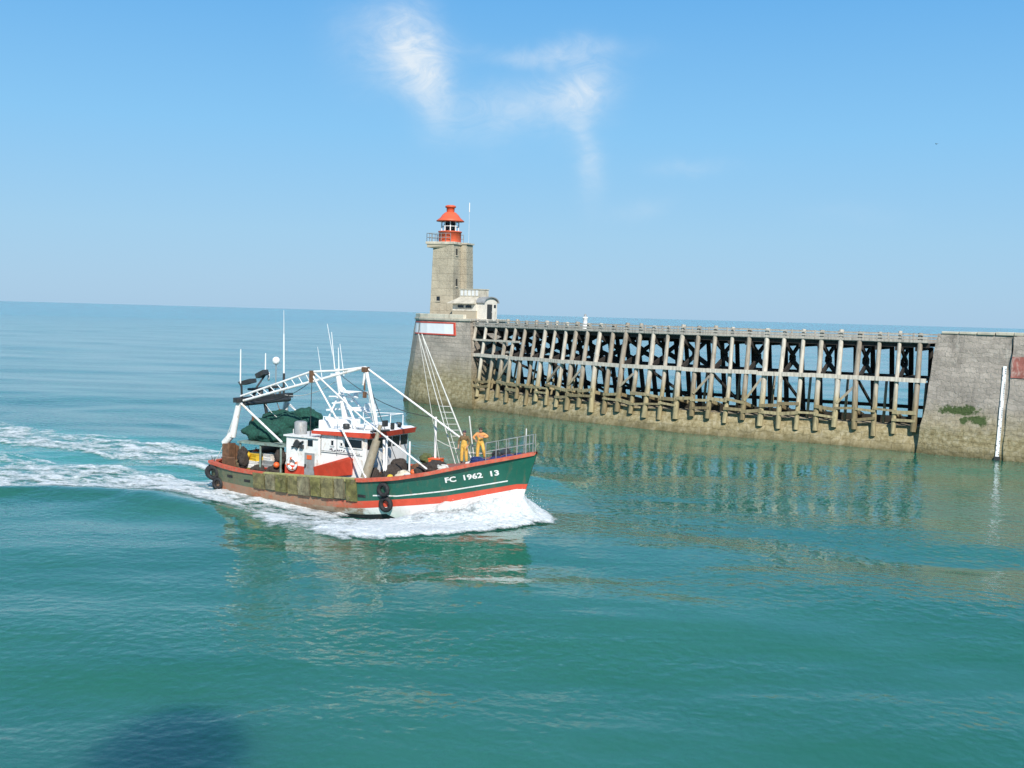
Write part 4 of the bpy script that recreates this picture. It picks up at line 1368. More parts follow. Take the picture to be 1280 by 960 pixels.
mb = MB(); mb.lathe([(0.10, 0), (0.16, 0.03), (0.17, 0.32), (0.10, 0.36)], Lp(6.8, -0.6, 3.95), 12); mb.build('horn', M['grey'], boat)
# roof clutter
mb = MB(); side_box(mb, 6.0, 6.95, 0.9, 3.40, 4.15, s_in=-0.2); mb.box(Lp(6.5, 0.4, 4.22), (0.5, 0.6, 0.16)); mb.build('roof_locker', M['white_clean'], boat, bevel=0.05)
mb = MB(); mb.lathe([(0.34, 3.385), (0.34, 4.0), (0.24, 4.06)], Lp(5.15, 1.3, 0), 14); mb.build('exhaust_drum', M['grey'], boat)
mb = MB(); side_box(mb, 7.25, 8.35, 1.2, 3.82, 4.32, s_in=0.35); mb.build('roof_locker', M['white_clean'], boat, bevel=0.04)
mb = MB(); mb.box(Lp(9.3, 0.2, 4.02), (1.3, 2.0, 0.2)); mb.build('roof_box', M['white_clean'], boat, bevel=0.04)
mb = MB(); mb.lathe([(0.07, 0), (0.16, 0.02), (0.18, 0.25), (0.13, 0.28)], Lp(8.2, 1.4, 3.86), 10); mb.build('searchlight', M['dark'], boat)
mb = MB(); mb.lathe([(0.06, 0), (0.15, 0.02), (0.17, 0.22), (0.1, 0.25)], Lp(9.9, -0.9, 3.92), 10); mb.build('searchlight', M['dark'], boat)
mb = MB()
for y in (1.75, -1.75):
    mb.tube([Lp(7.0, y, 4.45), Lp(9.6, y, 4.55)], 0.025, 6)
    for t_ in (7.0, 7.9, 8.8, 9.6):
        mb.tube([Lp(t_, y, 3.8), Lp(t_, y, 4.48)], 0.025, 6)
mb.tube([Lp(9.6, -1.75, 4.55), Lp(9.6, 1.75, 4.55)], 0.025, 6)
mb.build('roof_railing', M['white_clean'], boat)

# mast ----------------------------------------------------------------
mb = MB(); mb.tube([Lp(7.22, 0, 3.82), Lp(6.85, 0, 5.3), Lp(6.48, 0, 6.85)], 0.20, 10, 0, 0.13); mast = mb.build('mast', M['white_clean'], boat)
mb = MB(); mb.tube([Lp(8.6, 0.9, 3.85), Lp(6.75, 0.1, 5.9)], 0.06, 8); mb.tube([Lp(8.6, -0.9, 3.85), Lp(6.75, -0.1, 5.9)], 0.06, 8); mb.tube([Lp(6.3, 0.7, 3.85), Lp(6.75, 0.1, 5.6)], 0.05, 8); mb.build('mast_stay', M['white_clean'], mast)
mb = MB(); mb.bar(Lp(5.85, 0, 4.62), Lp(8.95, 0, 4.98), 0.10, 0.10); mb.bar(Lp(6.0, 0, 5.36), Lp(7.6, 0, 5.44), 0.08, 0.07); mb.bar(Lp(6.9, -0.9, 5.1), Lp(6.9, 0.9, 5.1), 0.08, 0.08); mb.build('crosstree', M['white_clean'], mast)
mb = MB(); mb.bar(Lp(6.55, -0.6, 6.6), Lp(6.55, 0.6, 6.6), 0.07, 0.07); mb.build('crosstree', M['white_clean'], mast)
mb = MB(); mb.box(Lp(8.35, 0, 4.78), (1.2, 1.1, 0.07)); mb.box(Lp(8.7, 0, 4.98), (0.4, 0.5, 0.34)); mb.build('radar_platform', M['white_clean'], mast)
mb = MB(); mb.lathe([(0.14, 5.42), (0.14, 5.6), (0.08, 5.62)], Lp(7.75, 0, 0), 12); mb.bar(Lp(7.08, 0.05, 5.68), Lp(8.42, -0.05, 5.68), 0.16, 0.13); mb.bar(Lp(6.85, 0, 5.38), Lp(7.9, 0, 5.40), 0.1, 0.06); mb.build('radar_scanner', M['white_clean'], mast)
for p0, p1, r in (((6.36, 0.0, 6.85), (5.79, 0.0, 9.24), 0.026), ((6.44, 0.15, 6.85), (6.2, 0.15, 8.82), 0.035), ((6.8, -0.2, 6.5), (6.5, -0.2, 8.2), 0.028), ((5.72, 0.3, 6.4), (5.4, 0.3, 8.0), 0.022), ((6.62, 0.0, 6.7), (6.55, 0.0, 8.0), 0.04)):
    mb = MB(); mb.tube([Lp(*p0), Lp(*p1)], r, 6, 0, r * 0.5); mb.build('aerial', M['white_clean'], mast)

# stern gantry ----------------------------------------------------------
for s in (2.0, -2.0):
    mb = MB()
    mb.tube([Lp(1.5, s, 4.92), Lp(1.05, s * 1.01, 2.98)], 0.15, 12, 0, 0.20); mb.tube([Lp(1.10, s * 1.01, 3.16), Lp(0.55, s * 1.03, 2.58)], 0.19, 12, 0, 0.20)
    mb.build('gantry_post', M['white'], boat)
    mb = MB(); mb.bar(Lp(0.8, s, 0.87), Lp(0.8, s, 2.6), 0.5, 0.5, upv=(1, 0, 0)); mb.build('gantry_pedestal', M['rust'], boat)
mb = MB(); mb.bar(Lp(1.5, -2.3, 5.05), Lp(1.5, 2.3, 5.0), 0.34, 0.26); mb.tube([Lp(1.75, -1.9, 4.85), Lp(1.75, 1.9, 4.8)], 0.12, 8); mb.build('gantry_beam', M['dark'], boat)
mb = MB()
mb.tube([Lp(1.5, 1.8, 5.1), Lp(1.6, 1.95, 5.75), Lp(1.5, 2.05, 6.0)], 0.06, 7)
mb.box(Lp(1.75, 1.6, 5.98), (0.75, 0.5, 0.22), Matrix.Rotation(R(-14), 3, 'Y')); mb.box(Lp(1.55, 0.25, 6.35), (0.62, 0.45, 0.26), Matrix.Rotation(R(-25), 3, 'Y'))
mb.tube([Lp(1.6, 0.9, 5.5), Lp(1.55, -0.2, 6.45)], 0.05, 6); mb.bar(Lp(1.6, 1.3, 5.55), Lp(1.5, -1.1, 5.58), 0.3, 0.12); mb.tube([Lp(1.6, -1.2, 5.15), Lp(1.55, -1.4, 5.55)], 0.08, 6)
mb.tube([Lp(1.55, 1.0, 5.1), Lp(1.5, 0.6, 5.55)], 0.09, 7); mb.tube([Lp(1.6, 0.4, 5.1), Lp(1.5, 0.3, 5.6)], 0.14, 8); mb.tube([Lp(1.6, -0.6, 5.1), Lp(1.5, -0.5, 5.5)], 0.12, 8)
mb.build('gantry_sheave', M['dark'], boat)
mb = MB(); mb.torus(Lp(1.55, -0.3, 6.2), 0.2, 0.06, (1, 1, 0), 16, 6); mb.build('sheave_wheel', M['white'], boat)
for p0, p1, r, nm in (((1.56, 2.0, 5.9), (1.56, 2.0, 7.75), 0.045, 'aerial'), ((1.57, 0, 6.4), (1.57, 0, 7.5), 0.045, 'aerial'), ((1.22, -2.0, 6.3), (1.18, -2.0, 8.55), 0.055, 'aerial')):
    mb = MB(); mb.tube([Lp(*p0), Lp(*p1)], r, 7, 0, r * 0.7); mb.build(nm, M['white_clean'], boat)
mb = MB(); mb.tube([Lp(1.22, -2.0, 5.1), Lp(1.22, -2.0, 6.3)], 0.07, 7); mb.build('aerial_base', M['dark'], boat)
mb = MB(); mb.tube([Lp(1.18, -2.0, 8.55), Lp(1.15, -2.0, 9.9)], 0.022, 6, 0, 0.012); mb.build('aerial_tip', M['white_clean'], boat)
mb = MB(); mb.lathe([(0.0, -0.22), (0.1, -0.21), (0.19, -0.12), (0.215, 0.0), (0.19, 0.12), (0.11, 0.2), (0.0, 0.225)], Lp(1.48, -1.0, 7.05), 16, cap=False); rd = mb.build('radome', M['white_clean'], boat)
mb = MB(); mb.tube([Lp(1.48, -1.0, 5.1), Lp(1.48, -1.0, 6.84)], 0.03, 6); mb.build('radome_stem', M['grey'], rd)
mb = MB(); mb.tube([Lp(1.6, 0.1, 4.95), Lp(1.75, -0.1, 3.6)], 0.09, 8); mb.build('hanging_block', M['dark'], boat)
# braces of the gantry
for p0, p1, r in (((1.5, 2.0, 4.9), (4.6, 2.15, 2.95), 0.065), ((0.95, -2.0, 5.0), (3.7, -2.1, 3.1), 0.065)):
    mb = MB(); mb.tube([Lp(*p0), Lp(*p1)], r, 8); mb.build('gantry_brace', M['white'], boat)

# the long boom from the gantry to the front frame
AP = (9.35, 1.4, 7.12)
mb = MB()
mb.tube([Lp(1.5, 1.9, 5.20), Lp(6.15, 1.75, 6.75), Lp(7.6, 1.55, 6.86), Lp(*AP)], 0.058, 8)
mb.tube([Lp(1.75, 1.95, 4.98), Lp(6.2, 1.75, 6.24), Lp(*AP)], 0.068, 8)
for k in range(9):
    f0, f1 = 0.12 + k * 0.1, 0.17 + k * 0.1
    a = Vector(Lp(1.5, 1.9, 5.20)).lerp(Lp(6.15, 1.75, 6.75), f0); b = Vector(Lp(1.75, 1.95, 4.98)).lerp(Lp(6.2, 1.75, 6.24), f1)
    mb.tube([a, b], 0.025, 6)
mb.build('boom', M['white'], boat)
mb = MB(); mb.box(Lp(6.2, 1.75, 6.5), (0.22, 0.2, 0.62)); mb.build('boom_block', M['rust'], boat)
mb = MB(); mb.tube([Lp(6.25, 1.75, 6.55), Lp(8.2, 2.1, 4.3), Lp(10.6, 2.95, 1.72)], 0.050, 8); mb.build('stay', M['white'], boat)
mb = MB(); mb.tube([Lp(6.3, 1.7, 6.7), Lp(9.9, 2.1, 4.45), Lp(13.9, 2.55, 2.42)], 0.048, 8); mb.build('stay', M['white'], boat)
# front frame
mb = MB(); mb.tube([Lp(*AP), Lp(10.35, 1.75, 4.25)], 0.095, 8); mb.tube([Lp(AP[0], AP[1], 7.12), Lp(AP[0] - 0.12, AP[1], 6.2)], 0.08, 7); mb.build('front_frame', M['white'], boat)
mb = MB(); mb.box(Lp(AP[0], AP[1], 7.0), (0.34, 0.24, 0.26)); mb.build('head_block', M['rust'], boat)
mb = MB(); mb.tube([Lp(AP[0] - 0.05, AP[1], 6.9), Lp(AP[0] - 0.05, AP[1], 5.95)], 0.05, 6); mb.build('tackle', M['rust'], boat)
mb = MB(); mb.tube([Lp(10.75, 2.0, 4.3), Lp(10.66, 2.25, 3.5)], 0.10, 10, 0, 0.12); mb.tube([Lp(10.68, 2.2, 3.55), Lp(10.4, 2.75, 1.66)], 0.21, 10, 0, 0.25); mb.build('derrick_leg', M['beige'], boat)
mb = MB(); mb.tube([Lp(*AP), Lp(14.55, 0.3, 3.72)], 0.052, 8); mb.build('forestay', M['white'], boat)
mb = MB(); mb.tube([Lp(12.84, 0.1, 1.9), Lp(12.82, 0.1, 4.72)], 0.065, 8); mb.build('stanchion_post', M['white'], boat)
mb = MB(); mb.tube([Lp(11.18, 2.1, 0.9), Lp(11.16, 2.0, 3.78)], 0.06, 8); mb.tube([Lp(10.7, 1.6, 3.5), Lp(11.12, 2.1, 1.7)], 0.07, 8); mb.tube([Lp(12.0, 1.2, 0.9), Lp(12.0, 1.2, 3.5)], 0.05, 8); mb.build('winch_frame', M['white'], boat)
mb = MB(); mb.tube([Lp(10.3, 2.2, 3.95), Lp(10.9, 1.4, 4.0)], 0.06, 7); mb.box(Lp(10.75, 1.6, 4.35), (0.16, 0.3, 0.3)); mb.box(Lp(11.0, 1.3, 4.2), (0.14, 0.16, 0.34)); mb.build('deck_light', M['dark'], boat)
# winch amidships
mb = MB(); mb.lathe([(0.5, -1.5), (0.5, -1.42), (0.24, -1.4), (0.24, -0.1), (0.5, -0.08), (0.5, 0.08), (0.24, 0.1), (0.24, 1.4), (0.5, 1.42), (0.5, 1.5)], Lp(10.95, 0.2, 1.55), 18, axis='y'); mb.box(Lp(10.95, 0.2, 1.02), (0.9, 3.2, 0.34)); mb.build('trawl_winch', M['rust'], boat)

# foremast: slim bipod leaning aft, with rungs
mb = MB()
fa, fb, ft1, ft2 = Lp(15.0, -0.05, 2.5), Lp(14.1, 0.1, 2.25), Lp(11.80, 0.0, 8.9), Lp(11.60, 0.0, 8.9)
mb.tube([fa, ft1], 0.045, 7, 0, 0.03); mb.tube([fb, ft2], 0.028, 7, 0, 0.022)
for k in range(8):
    f = 0.12 + k * 0.045
    mb.tube([Vector(fa).lerp(ft1, f), Vector(fb).lerp(ft2, f + 0.02)], 0.018, 5)
mb.tube([Lp(14.55, 0.5, 2.4), ft1], 0.016, 5); mb.tube([Lp(13.3, 0.3, 2.2), ft2], 0.014, 5)
mb.tube([Lp(14.9, -0.3, 2.5), Lp(14.55, -0.3, 4.85)], 0.035, 6)
mb.build('foremast', M['rope'], boat)

# bow rails
mb = MB()
def bz(t_): return zr(t_)
for side in (1, -1):
    pts = [(15.2 if side < 0 else 16.6), 17.0, 17.4, 17.8, 18.15, 18.4] if side == 1 else [13.2, 14.2, 15.2, 16.0, 16.7, 17.3, 17.8, 18.15, 18.4]
    for t_ in pts:
        h = max(0.0, float(np.interp(t_, hr_t, hr_b)) - 0.06)
        mb.tube([Lp(t_, side * h, bz(t_)), Lp(t_, side * h, bz(t_) + 0.95)], 0.020, 6)
    for hgt in (0.5, 0.93):
        mb.tube([Lp(t_, side * max(0.0, float(np.interp(t_, hr_t, hr_b)) - 0.06), bz(t_) + hgt) for t_ in pts], 0.015, 6)
mb.build('bow_rail', M['grey'], boat)
mb = MB(); mb.tube([Lp(18.0, 0.1, 3.2), Lp(18.0, 0.1, 4.5)], 0.03, 6); mb.build('jackstaff', M['white'], boat)
mb = MB(); mb.box(Lp(16.6, 0, 2.95), (0.6, 0.7, 0.3)); mb.lathe([(0.2, -0.55), (0.26, -0.5), (0.16, -0.4), (0.16, 0.4), (0.26, 0.5), (0.2, 0.55)], Lp(16.6, 0, 3.15), 14, axis='y'); mb.build('anchor_windlass', M['dark'], boat)
# hatch on the foredeck
mb = MB(); mb.box(Lp(15.6, 0.9, 2.66), (0.7, 0.6, 0.16)); mb.build('hatch', M['white'], boat, bevel=0.02)

# platform aft carrying the nets
mb = MB(); side_box(mb, 1.55, 4.7, 2.2, 2.70, 2.80)
for t_ in (1.7, 3.1, 4.5):
    for s in (2.1, -2.1):
        mb.tube([Lp(t_, s, 0.86), Lp(t_, s, 2.7)], 0.06, 7)
mb.build('net_platform', simple('pale_green_paint', (0.22, 0.30, 0.26), 0.6, 0.3, 3.0, (0.12, 0.09, 0.06), 0.4), boat)
mb = MB(); mb.lathe([(0.75, -1.6), (0.75, -1.5), (0.3, -1.48), (0.3, 1.48), (0.75, 1.5), (0.75, 1.6)], Lp(0.75, 0, 1.75), 18, axis='y'); mb.build('net_drum', M['rust'], boat)

# sagging ropes and wires
def sag(p0, p1, d, r=0.018, n=12):
    p0, p1 = Lp(*p0), Lp(*p1)
    return [p0.lerp(p1, k / n) - Vector((0, 0, d * 4 * (k / n) * (1 - k / n))) for k in range(n + 1)], r
for p0, p1, d, mt in (((6.2, 1.75, 6.2), (6.25, 1.9, 3.4), 0.0, 'dark'), ((1.6, 1.2, 5.0), (6.2, 1.7, 6.3), 0.45, 'dark'), ((1.6, 0.2, 4.9), (3.0, 0.2, 3.9), 0.2, 'rope'), ((6.5, 0, 6.7), (12.8, 0.1, 4.7), 0.5, 'dark'),
                      ((9.35, 1.4, 6.9), (10.95, 0.6, 2.1), 0.12, 'dark'), ((6.6, 0, 6.3), (1.6, -1.6, 5.1), 0.35, 'rope'), ((1.4, 2.1, 4.6), (0.1, 2.3, 1.6), 0.25, 'rope'), ((9.6, 1.5, 5.9), (11.1, 2.1, 1.9), 0.2, 'rope'), ((12.8, 0.1, 3.6), (16.4, 0.1, 3.2), 0.3, 'rope')):
    mb = MB(); pp, rr = sag(p0, p1, d); mb.tube(pp, rr, 5); mb.build('rope', M[mt], boat)
for p0, p1 in (((1.5, 1.4, 4.85), (1.9, 1.3, 3.95)), ((1.6, -0.9, 4.85), (2.0, -0.8, 4.2)), ((9.3, 1.4, 6.85), (9.32, 1.4, 5.7))):
    mb = MB(); mb.tube([Lp(*p0), Lp(*p1)], 0.02, 5); mb.box(Lp(*p1), (0.16, 0.12, 0.30)); mb.build('pulley_block', M['rust'], boat)

# registration number, shaped to the flare of the bow
def hull_text(txt, t0, z0, slope, size, width, mat, name):
    cu = bpy.data.curves.new(name, 'FONT'); cu.body = txt; cu.size = size; cu.resolution_u = 3
    cu.offset = 0.012
    tmp = bpy.data.objects.new(name + '_src', cu); C.objects.link(tmp)
    bpy.context.view_layer.update()
    me = bpy.data.meshes.new_from_object(tmp.evaluated_get(bpy.context.evaluated_depsgraph_get()))
    bpy.data.objects.remove(tmp)
    xs = [v.co.x for v in me.vertices]
    x0, k = min(xs), width / (max(xs) - min(xs))
    bm = bmesh.new(); bm.from_mesh(me)
    bmesh.ops.subdivide_edges(bm, edges=[e for e in bm.edges if e.calc_length() > 0.12], cuts=2)
    for v in bm.verts:
        x = (v.co.x - x0) * k
        t_ = t0 + x; z = z0 + slope * x + v.co.y
        v.co = Lp(t_, hull_s(t_, z) + 0.022, z)
    bm.to_mesh(me); bm.free()
    me.materials.clear(); me.materials.append(mat)
    return link_mesh(name, me, boat)
hull_text('FC  1962  13', 14.72, 1.78, 0.20, 0.36, 2.32, M['letter'], 'registration_lettering')

# ---- tyre fenders hanging on the side and quarter (each its own thing)
def tyre(t_, s, z, yaw, rad, label, tilt=0.0):
    r_ = empty('tyre_fender', bw(t_, s, z), BANG + yaw)
    r_.rotation_euler = (tilt, 0, BANG + yaw)
    mb = MB(); mb.torus((0, 0, 0), rad * 0.72, rad * 0.29, (0, 1, 0), 22, 10); mb.build('tyre', M['rubber'], r_)
    mb = MB(); mb.tube([(0, 0.0, rad * 0.6), (0.02, 0.09, rad * 1.5), (0, 0.2, rad * 2.0)], 0.02, 5); mb.build('rope', M['dark'], r_)
    tag(r_, label, 'tyre', 'tyre fenders hung along the hull')
tyre(11.75, hull_s(11.75, 1.25) + 0.13, 1.27, 0.0, 0.36, 'black tyre against the green planking, upper of the pair amidships')
tyre(11.80, hull_s(11.8, 0.55) + 0.13, 0.53, 0.0, 0.40, 'black tyre across the red waterline band, lower of the pair amidships')
tyre(0.18, hull_s(0.3, 0.9) + 0.10, 0.98, R(12), 0.40, 'worn black tyre beside the stern corner, facing the viewer')
tyre(-0.32, 2.05, 0.95, R(58), 0.42, 'black tyre wrapped round the corner of the stern')
tyre(-0.30, 1.2, 0.85, R(90), 0.42, 'black tyre hung flat against the transom')
tyre(0.55, hull_s(0.5, 0.4) + 0.12, 0.42, R(8), 0.34, 'small low tyre just above the foam at the stern')

# lifebuoy hanging on the deckhouse
lb = empty('lifebuoy', bw(5.28, 2.11, 1.88), BANG)
mb = MB(); mb.torus((0, 0, 0), 0.27, 0.075, (0, 1, 0), 28, 8, mfun=lambda f: 1 if (f * 4) % 1.0 < 0.22 else 0); mb.build('ring', [M['white_clean'], M['orange_buoy']], lb)
mb = MB(); mb.tube([(0.36 * math.cos(a), -0.03 if k % 2 else -0.06, 0.36 * math.sin(a)) for k, a in enumerate(np.linspace(0, 2 * math.pi, 25))], 0.012, 5); mb.build('grab_line', M['rope'], lb)
tag(lb, 'white ring lifebuoy with red bands on the deckhouse wall', 'lifebuoy')

# heaps of net and gear
def heap(name, label, cat, blobs, mat, base, parts=None):
    r_ = empty(name, base, BANG)
    iv = r_.matrix_basis.inverted()
    mb = MB()
    for k, (t_, s, z, rx_, ry_, rz_) in enumerate(blobs):
        q = bw(t_, s, z) - Vector(base)
        cz, szn = math.cos(-BANG), math.sin(-BANG); nres = 26
        mb.blob((q.x * cz - q.y * szn, q.x * szn + q.y * cz, q.z), (rx_, ry_, rz_), nres, sd=int(abs(t_ * 31 + s * 17 + k * 7)) + 1, amp=0.17)
    o = mb.build('heap', mat, r_)
    tag(r_, label, cat)
    return r_
def blob_net(o, amt):
    tx = bpy.data.textures.new('lumps', 'CLOUDS'); tx.noise_scale = 0.20; tx.noise_depth = 4
    d = o.modifiers.new('lumps', 'DISPLACE'); d.texture = tx; d.strength = amt; d.texture_coords = 'LOCAL'
nh = heap('trawl_net', 'large dark green trawl net heaped on the stern platform', 'net', [(2.1, 0.9, 3.3, 0.85, 0.9, 0.68), (2.2, -0.5, 3.45, 0.95, 1.0, 0.9), (3.1, -0.2, 3.45, 0.9, 1.0, 0.86), (3.5, -1.2, 3.6, 0.95, 0.8, 0.92), (2.9, 1.1, 3.15, 0.8, 0.75, 0.55), (3.9, 0.4, 3.05, 0.6, 0.9, 0.45)], M['net_green'], bw(2.7, 0, 2.8))
for ch in nh.children: blob_net(ch, 0.24)
nb = heap('blue_net', 'bundle of blue net and rope along the foredeck by the bow rail', 'net', [(16.3, 1.25, 2.86, 0.42, 0.22, 0.14), (16.9, 1.0, 3.0, 0.4, 0.22, 0.15), (17.4, 0.65, 3.1, 0.38, 0.22, 0.14), (17.8, 0.35, 3.2, 0.3, 0.16, 0.12)], M['net_blue'], bw(17.0, 0.9, 2.85))
for ch in nb.children: blob_net(ch, 0.08)
db = heap('dark_net', 'coil of dark brown net and rope heaped behind the first crewman', 'net', [(13.3, 2.0, 2.2, 0.45, 0.4, 0.26), (13.9, 1.9, 2.4, 0.45, 0.4, 0.25), (13.6, 1.2, 2.42, 0.5, 0.5, 0.26)], M['net_brown'], bw(13.6, 1.8, 2.15))
for ch in db.children: blob_net(ch, 0.12)
mbn = heap('brown_net', 'dark brown heap of net beneath the beige derrick leg', 'net', [(11.2, 1.5, 1.6, 0.6, 0.7, 0.7), (11.0, 0.6, 1.9, 0.5, 0.6, 0.6), (10.3, 1.9, 1.5, 0.4, 0.4, 0.6)], M['net_brown'], bw(11, 1.2, 0.9))
for ch in mbn.children: blob_net(ch, 0.14)
cr = heap('canvas_bundle', 'rounded cream canvas bundle on deck ahead of the winch', 'bundle', [(12.0, 1.6, 1.72, 0.48, 0.42, 0.38), (12.4, 1.0, 1.8, 0.4, 0.4, 0.35)], M['cream'], bw(12.1, 1.4, 1.4))
ol = heap('olive_net', 'small olive green net bundle ahead of the wheelhouse', 'net', [(12.1, -0.2, 2.5, 0.34, 0.32, 0.28), (12.6, -0.4, 2.4, 0.36, 0.3, 0.24)], simple('olive_net', (0.12, 0.14, 0.05), 0.9, 0.5, 9.0, (0.05, 0.05, 0.03), 0.3, bump=0.04), bw(12.3, -0.3, 2.1))
for ch in ol.children: blob_net(ch, 0.1)

def crate(name, t_, s, z, size, mat, label, cat='crate', rz=0.0, lid=None, group=None):
    r_ = empty(name, bw(t_, s, z), BANG + rz + random.uniform(-0.3, 0.3))
    a, b, h = size
    mb = MB(); mb.box((0, 0, 0.03), (a, b, 0.06))
    for sx in (-1, 1): mb.box((sx * (a / 2 - 0.025), 0, 0.06 + (h - 0.06) / 2), (0.05, b, h - 0.062))
    for sy in (-1, 1): mb.box((0, sy * (b / 2 - 0.025), 0.06 + (h - 0.06) / 2), (a - 0.102, 0.05, h - 0.064))
    for zz in (0.35, 0.75): mb.box((0, -b / 2 - 0.008, h * zz), (a * 0.98, 0.02, 0.035))
    mb.build('body', mat, r_)
    mb = MB(); mb.box((0, 0, h - 0.01), (a + 0.05, b + 0.05, 0.05)); mb.build('rim' if lid is None else 'lid', lid or mat, r_)
    tag(r_, label, cat, group)
crate('fish_box', 12.75, 1.75, 1.55, (0.95, 0.6, 0.42), M['white_clean'], 'long white fish box on deck beside the cream canvas bundle', group='fish boxes on deck')
crate('fish_box', 13.15, 0.85, 1.7, (0.8, 0.6, 0.62), M['cream'], 'cream fish box under the forward white post', group='fish boxes on deck')
crate('fish_box', 12.95, 0.2, 1.9, (0.6, 0.5, 0.72), M['orange_buoy'], 'red fish box at the foot of the white post', group='fish boxes on deck')
crate('fish_box', 2.35, 1.55, 1.75, (0.75, 0.55, 0.38), M['yellow'], 'yellow fish box topmost in the clutter below the net platform', group='fish boxes on deck')
crate('fish_box', 2.3, 1.6, 1.36, (0.8, 0.55, 0.37), M['white'], 'white fish box directly under the yellow one at the stern', group='fish boxes on deck')
crate('fish_box', 2.35, 1.6, 0.9, (0.85, 0.6, 0.42), simple('ochre_plastic', (0.38, 0.29, 0.05), 0.6, 0.3, 4.0), 'ochre fish box at the bottom of the stern stack', group='fish boxes on deck')
crate('fish_box', 3.35, 1.6, 0.9, (0.85, 0.6, 0.55), M['red'], 'dark red fish box on deck between the stack and the deckhouse', group='fish boxes on deck')
crate('fish_box', 3.4, 1.55, 1.46, (0.75, 0.55, 0.36), M['grey'], 'grey fish box on top of the dark red one', group='fish boxes on deck')
crate('fish_box', 3.3, 1.5, 1.84, (0.7, 0.5, 0.33), M['white'], 'small white fish box crowning the pile beside the deckhouse', group='fish boxes on deck')
h1 = heap('gear_heap', 'dark maroon heap of gear behind the fish boxes at the stern', 'gear', [(3.3, 0.5, 1.5, 0.8, 0.6, 0.7), (2.2, 0.3, 1.4, 0.7, 0.6, 0.6), (3.9, 1.2, 1.9, 0.4, 0.4, 0.3)], simple('maroon_net', (0.10, 0.03, 0.03), 0.9, 0.5, 8.0, (0.03, 0.03, 0.03), 0.4, bump=0.05), bw(3, 0.5, 0.9))
for ch in h1.children: blob_net(ch, 0.12)
h3 = heap('net_pile', 'loose dark net spilling under the platform by the stern crates', 'net', [(2.9, 2.0, 1.2, 0.5, 0.35, 0.4), (3.9, 1.9, 1.25, 0.5, 0.35, 0.4), (1.9, 2.1, 1.9, 0.3, 0.25, 0.6), (4.3, 1.9, 2.2, 0.3, 0.25, 0.5)], M['net_brown'], bw(3, 1.9, 0.9))
for ch in h3.children: blob_net(ch, 0.16)
h2 = heap('rope_heap', 'tangle of brown rope and boards by the stern rail', 'rope', [(0.9, 1.5, 1.35, 0.45, 0.4, 0.36), (1.5, 1.9, 1.3, 0.35, 0.3, 0.45), (0.6, 0.6, 1.3, 0.4, 0.5, 0.4)], simple('brown_rope', (0.20, 0.14, 0.08), 0.9, 0.5, 8.0, (0.05, 0.045, 0.03), 0.4, bump=0.05), bw(1, 1.4, 0.9))
for ch in h2.children: blob_net(ch, 0.14)
# two trawl doors leaning inside the stern rail
for (t_, s, lab) in ((1.15, 2.3, 'rusty trawl door leaning inside the stern rail'),):
    r_ = empty('trawl_door', bw(t_, s, 0.9), BANG)
    mb = MB(); mb.box((0, 0, 0.55), (0.85, 0.1, 0.95), Matrix.Rotation(R(10), 3, 'X')); mb.build('board', M['rust'], r_, bevel=0.03)
    mb = MB(); mb.bar((-0.4, -0.06, 0.4), (0.4, -0.06, 0.4), 0.06, 0.1); mb.bar((-0.4, -0.03, 0.75), (0.4, -0.03, 0.75), 0.06, 0.1); mb.build('strap', M['dark'], r_)
    tag(r_, lab, 'trawl door')

# floats and rope coils among the gear
def net_float(t_, s, z, r, mat, label):
    r_ = empty('net_float', bw(t_, s, z), BANG)
    mb = MB(); mb.lathe([(0.0, -r), (r * 0.6, -r * 0.8), (r * 0.95, -r * 0.3), (r, 0), (r * 0.95, r * 0.3), (r * 0.6, r * 0.8), (0.0, r)], n=14, cap=False); mb.build('ball', mat, r_)
    mb = MB(); mb.torus((0, 0, r * 1.05), r * 0.22, r * 0.08, (0, 1, 0), 12, 6); mb.build('eye_ring', M['dark'], r_)
    tag(r_, label, 'float', 'net floats lying about the deck')
net_float(2.0, 1.9, 2.05, 0.20, M['yellow'], 'yellow net float beside the dark net at the stern')
net_float(4.25, 2.15, 1.72, 0.17, M['orange_buoy'], 'orange net float against the aft end of the deckhouse')
net_float(12.9, 2.2, 2.12, 0.17, M['orange_buoy'], 'orange net float on deck beside the white fish box')
net_float(11.6, 2.3, 1.75, 0.18, M['yellow'], 'yellow net float above the amidships tyres')
net_float(1.5, 0.6, 2.0, 0.22, M['orange_buoy'], 'large orange net float at the foot of the stern gantry')
def coil(t_, s, z, mat, label):
    r_ = empty('rope_coil', bw(t_, s, z), BANG)
    mb = MB()
    for k in range(4): mb.torus((0.02 * (k % 2), 0.015 * k, 0.04 + 0.065 * k), 0.26 - 0.02 * (k % 2), 0.04, (0, 0, 1), 20, 6)
    mb.build('turns', mat, r_)
    mb = MB(); mb.tube([(0.26, 0, 0.27), (0.42, -0.05, 0.16), (0.55, -0.12, 0.03)], 0.035, 6); mb.build('tail', mat, r_)
    tag(r_, label, 'rope coil', 'coiled mooring ropes')
coil(14.35, 1.9, zr(14.35) + 0.0, M['rope'], 'pale rope coil on the foredeck edge in front of the dark net')
coil(15.9, 1.3, zr(15.9) + 0.05, M['net_blue'], 'blue rope coil on the foredeck beside the crewman in orange')
coil(13.0, 1.4, 2.2, M['net_brown'], 'brown rope coil lying over the fish boxes')

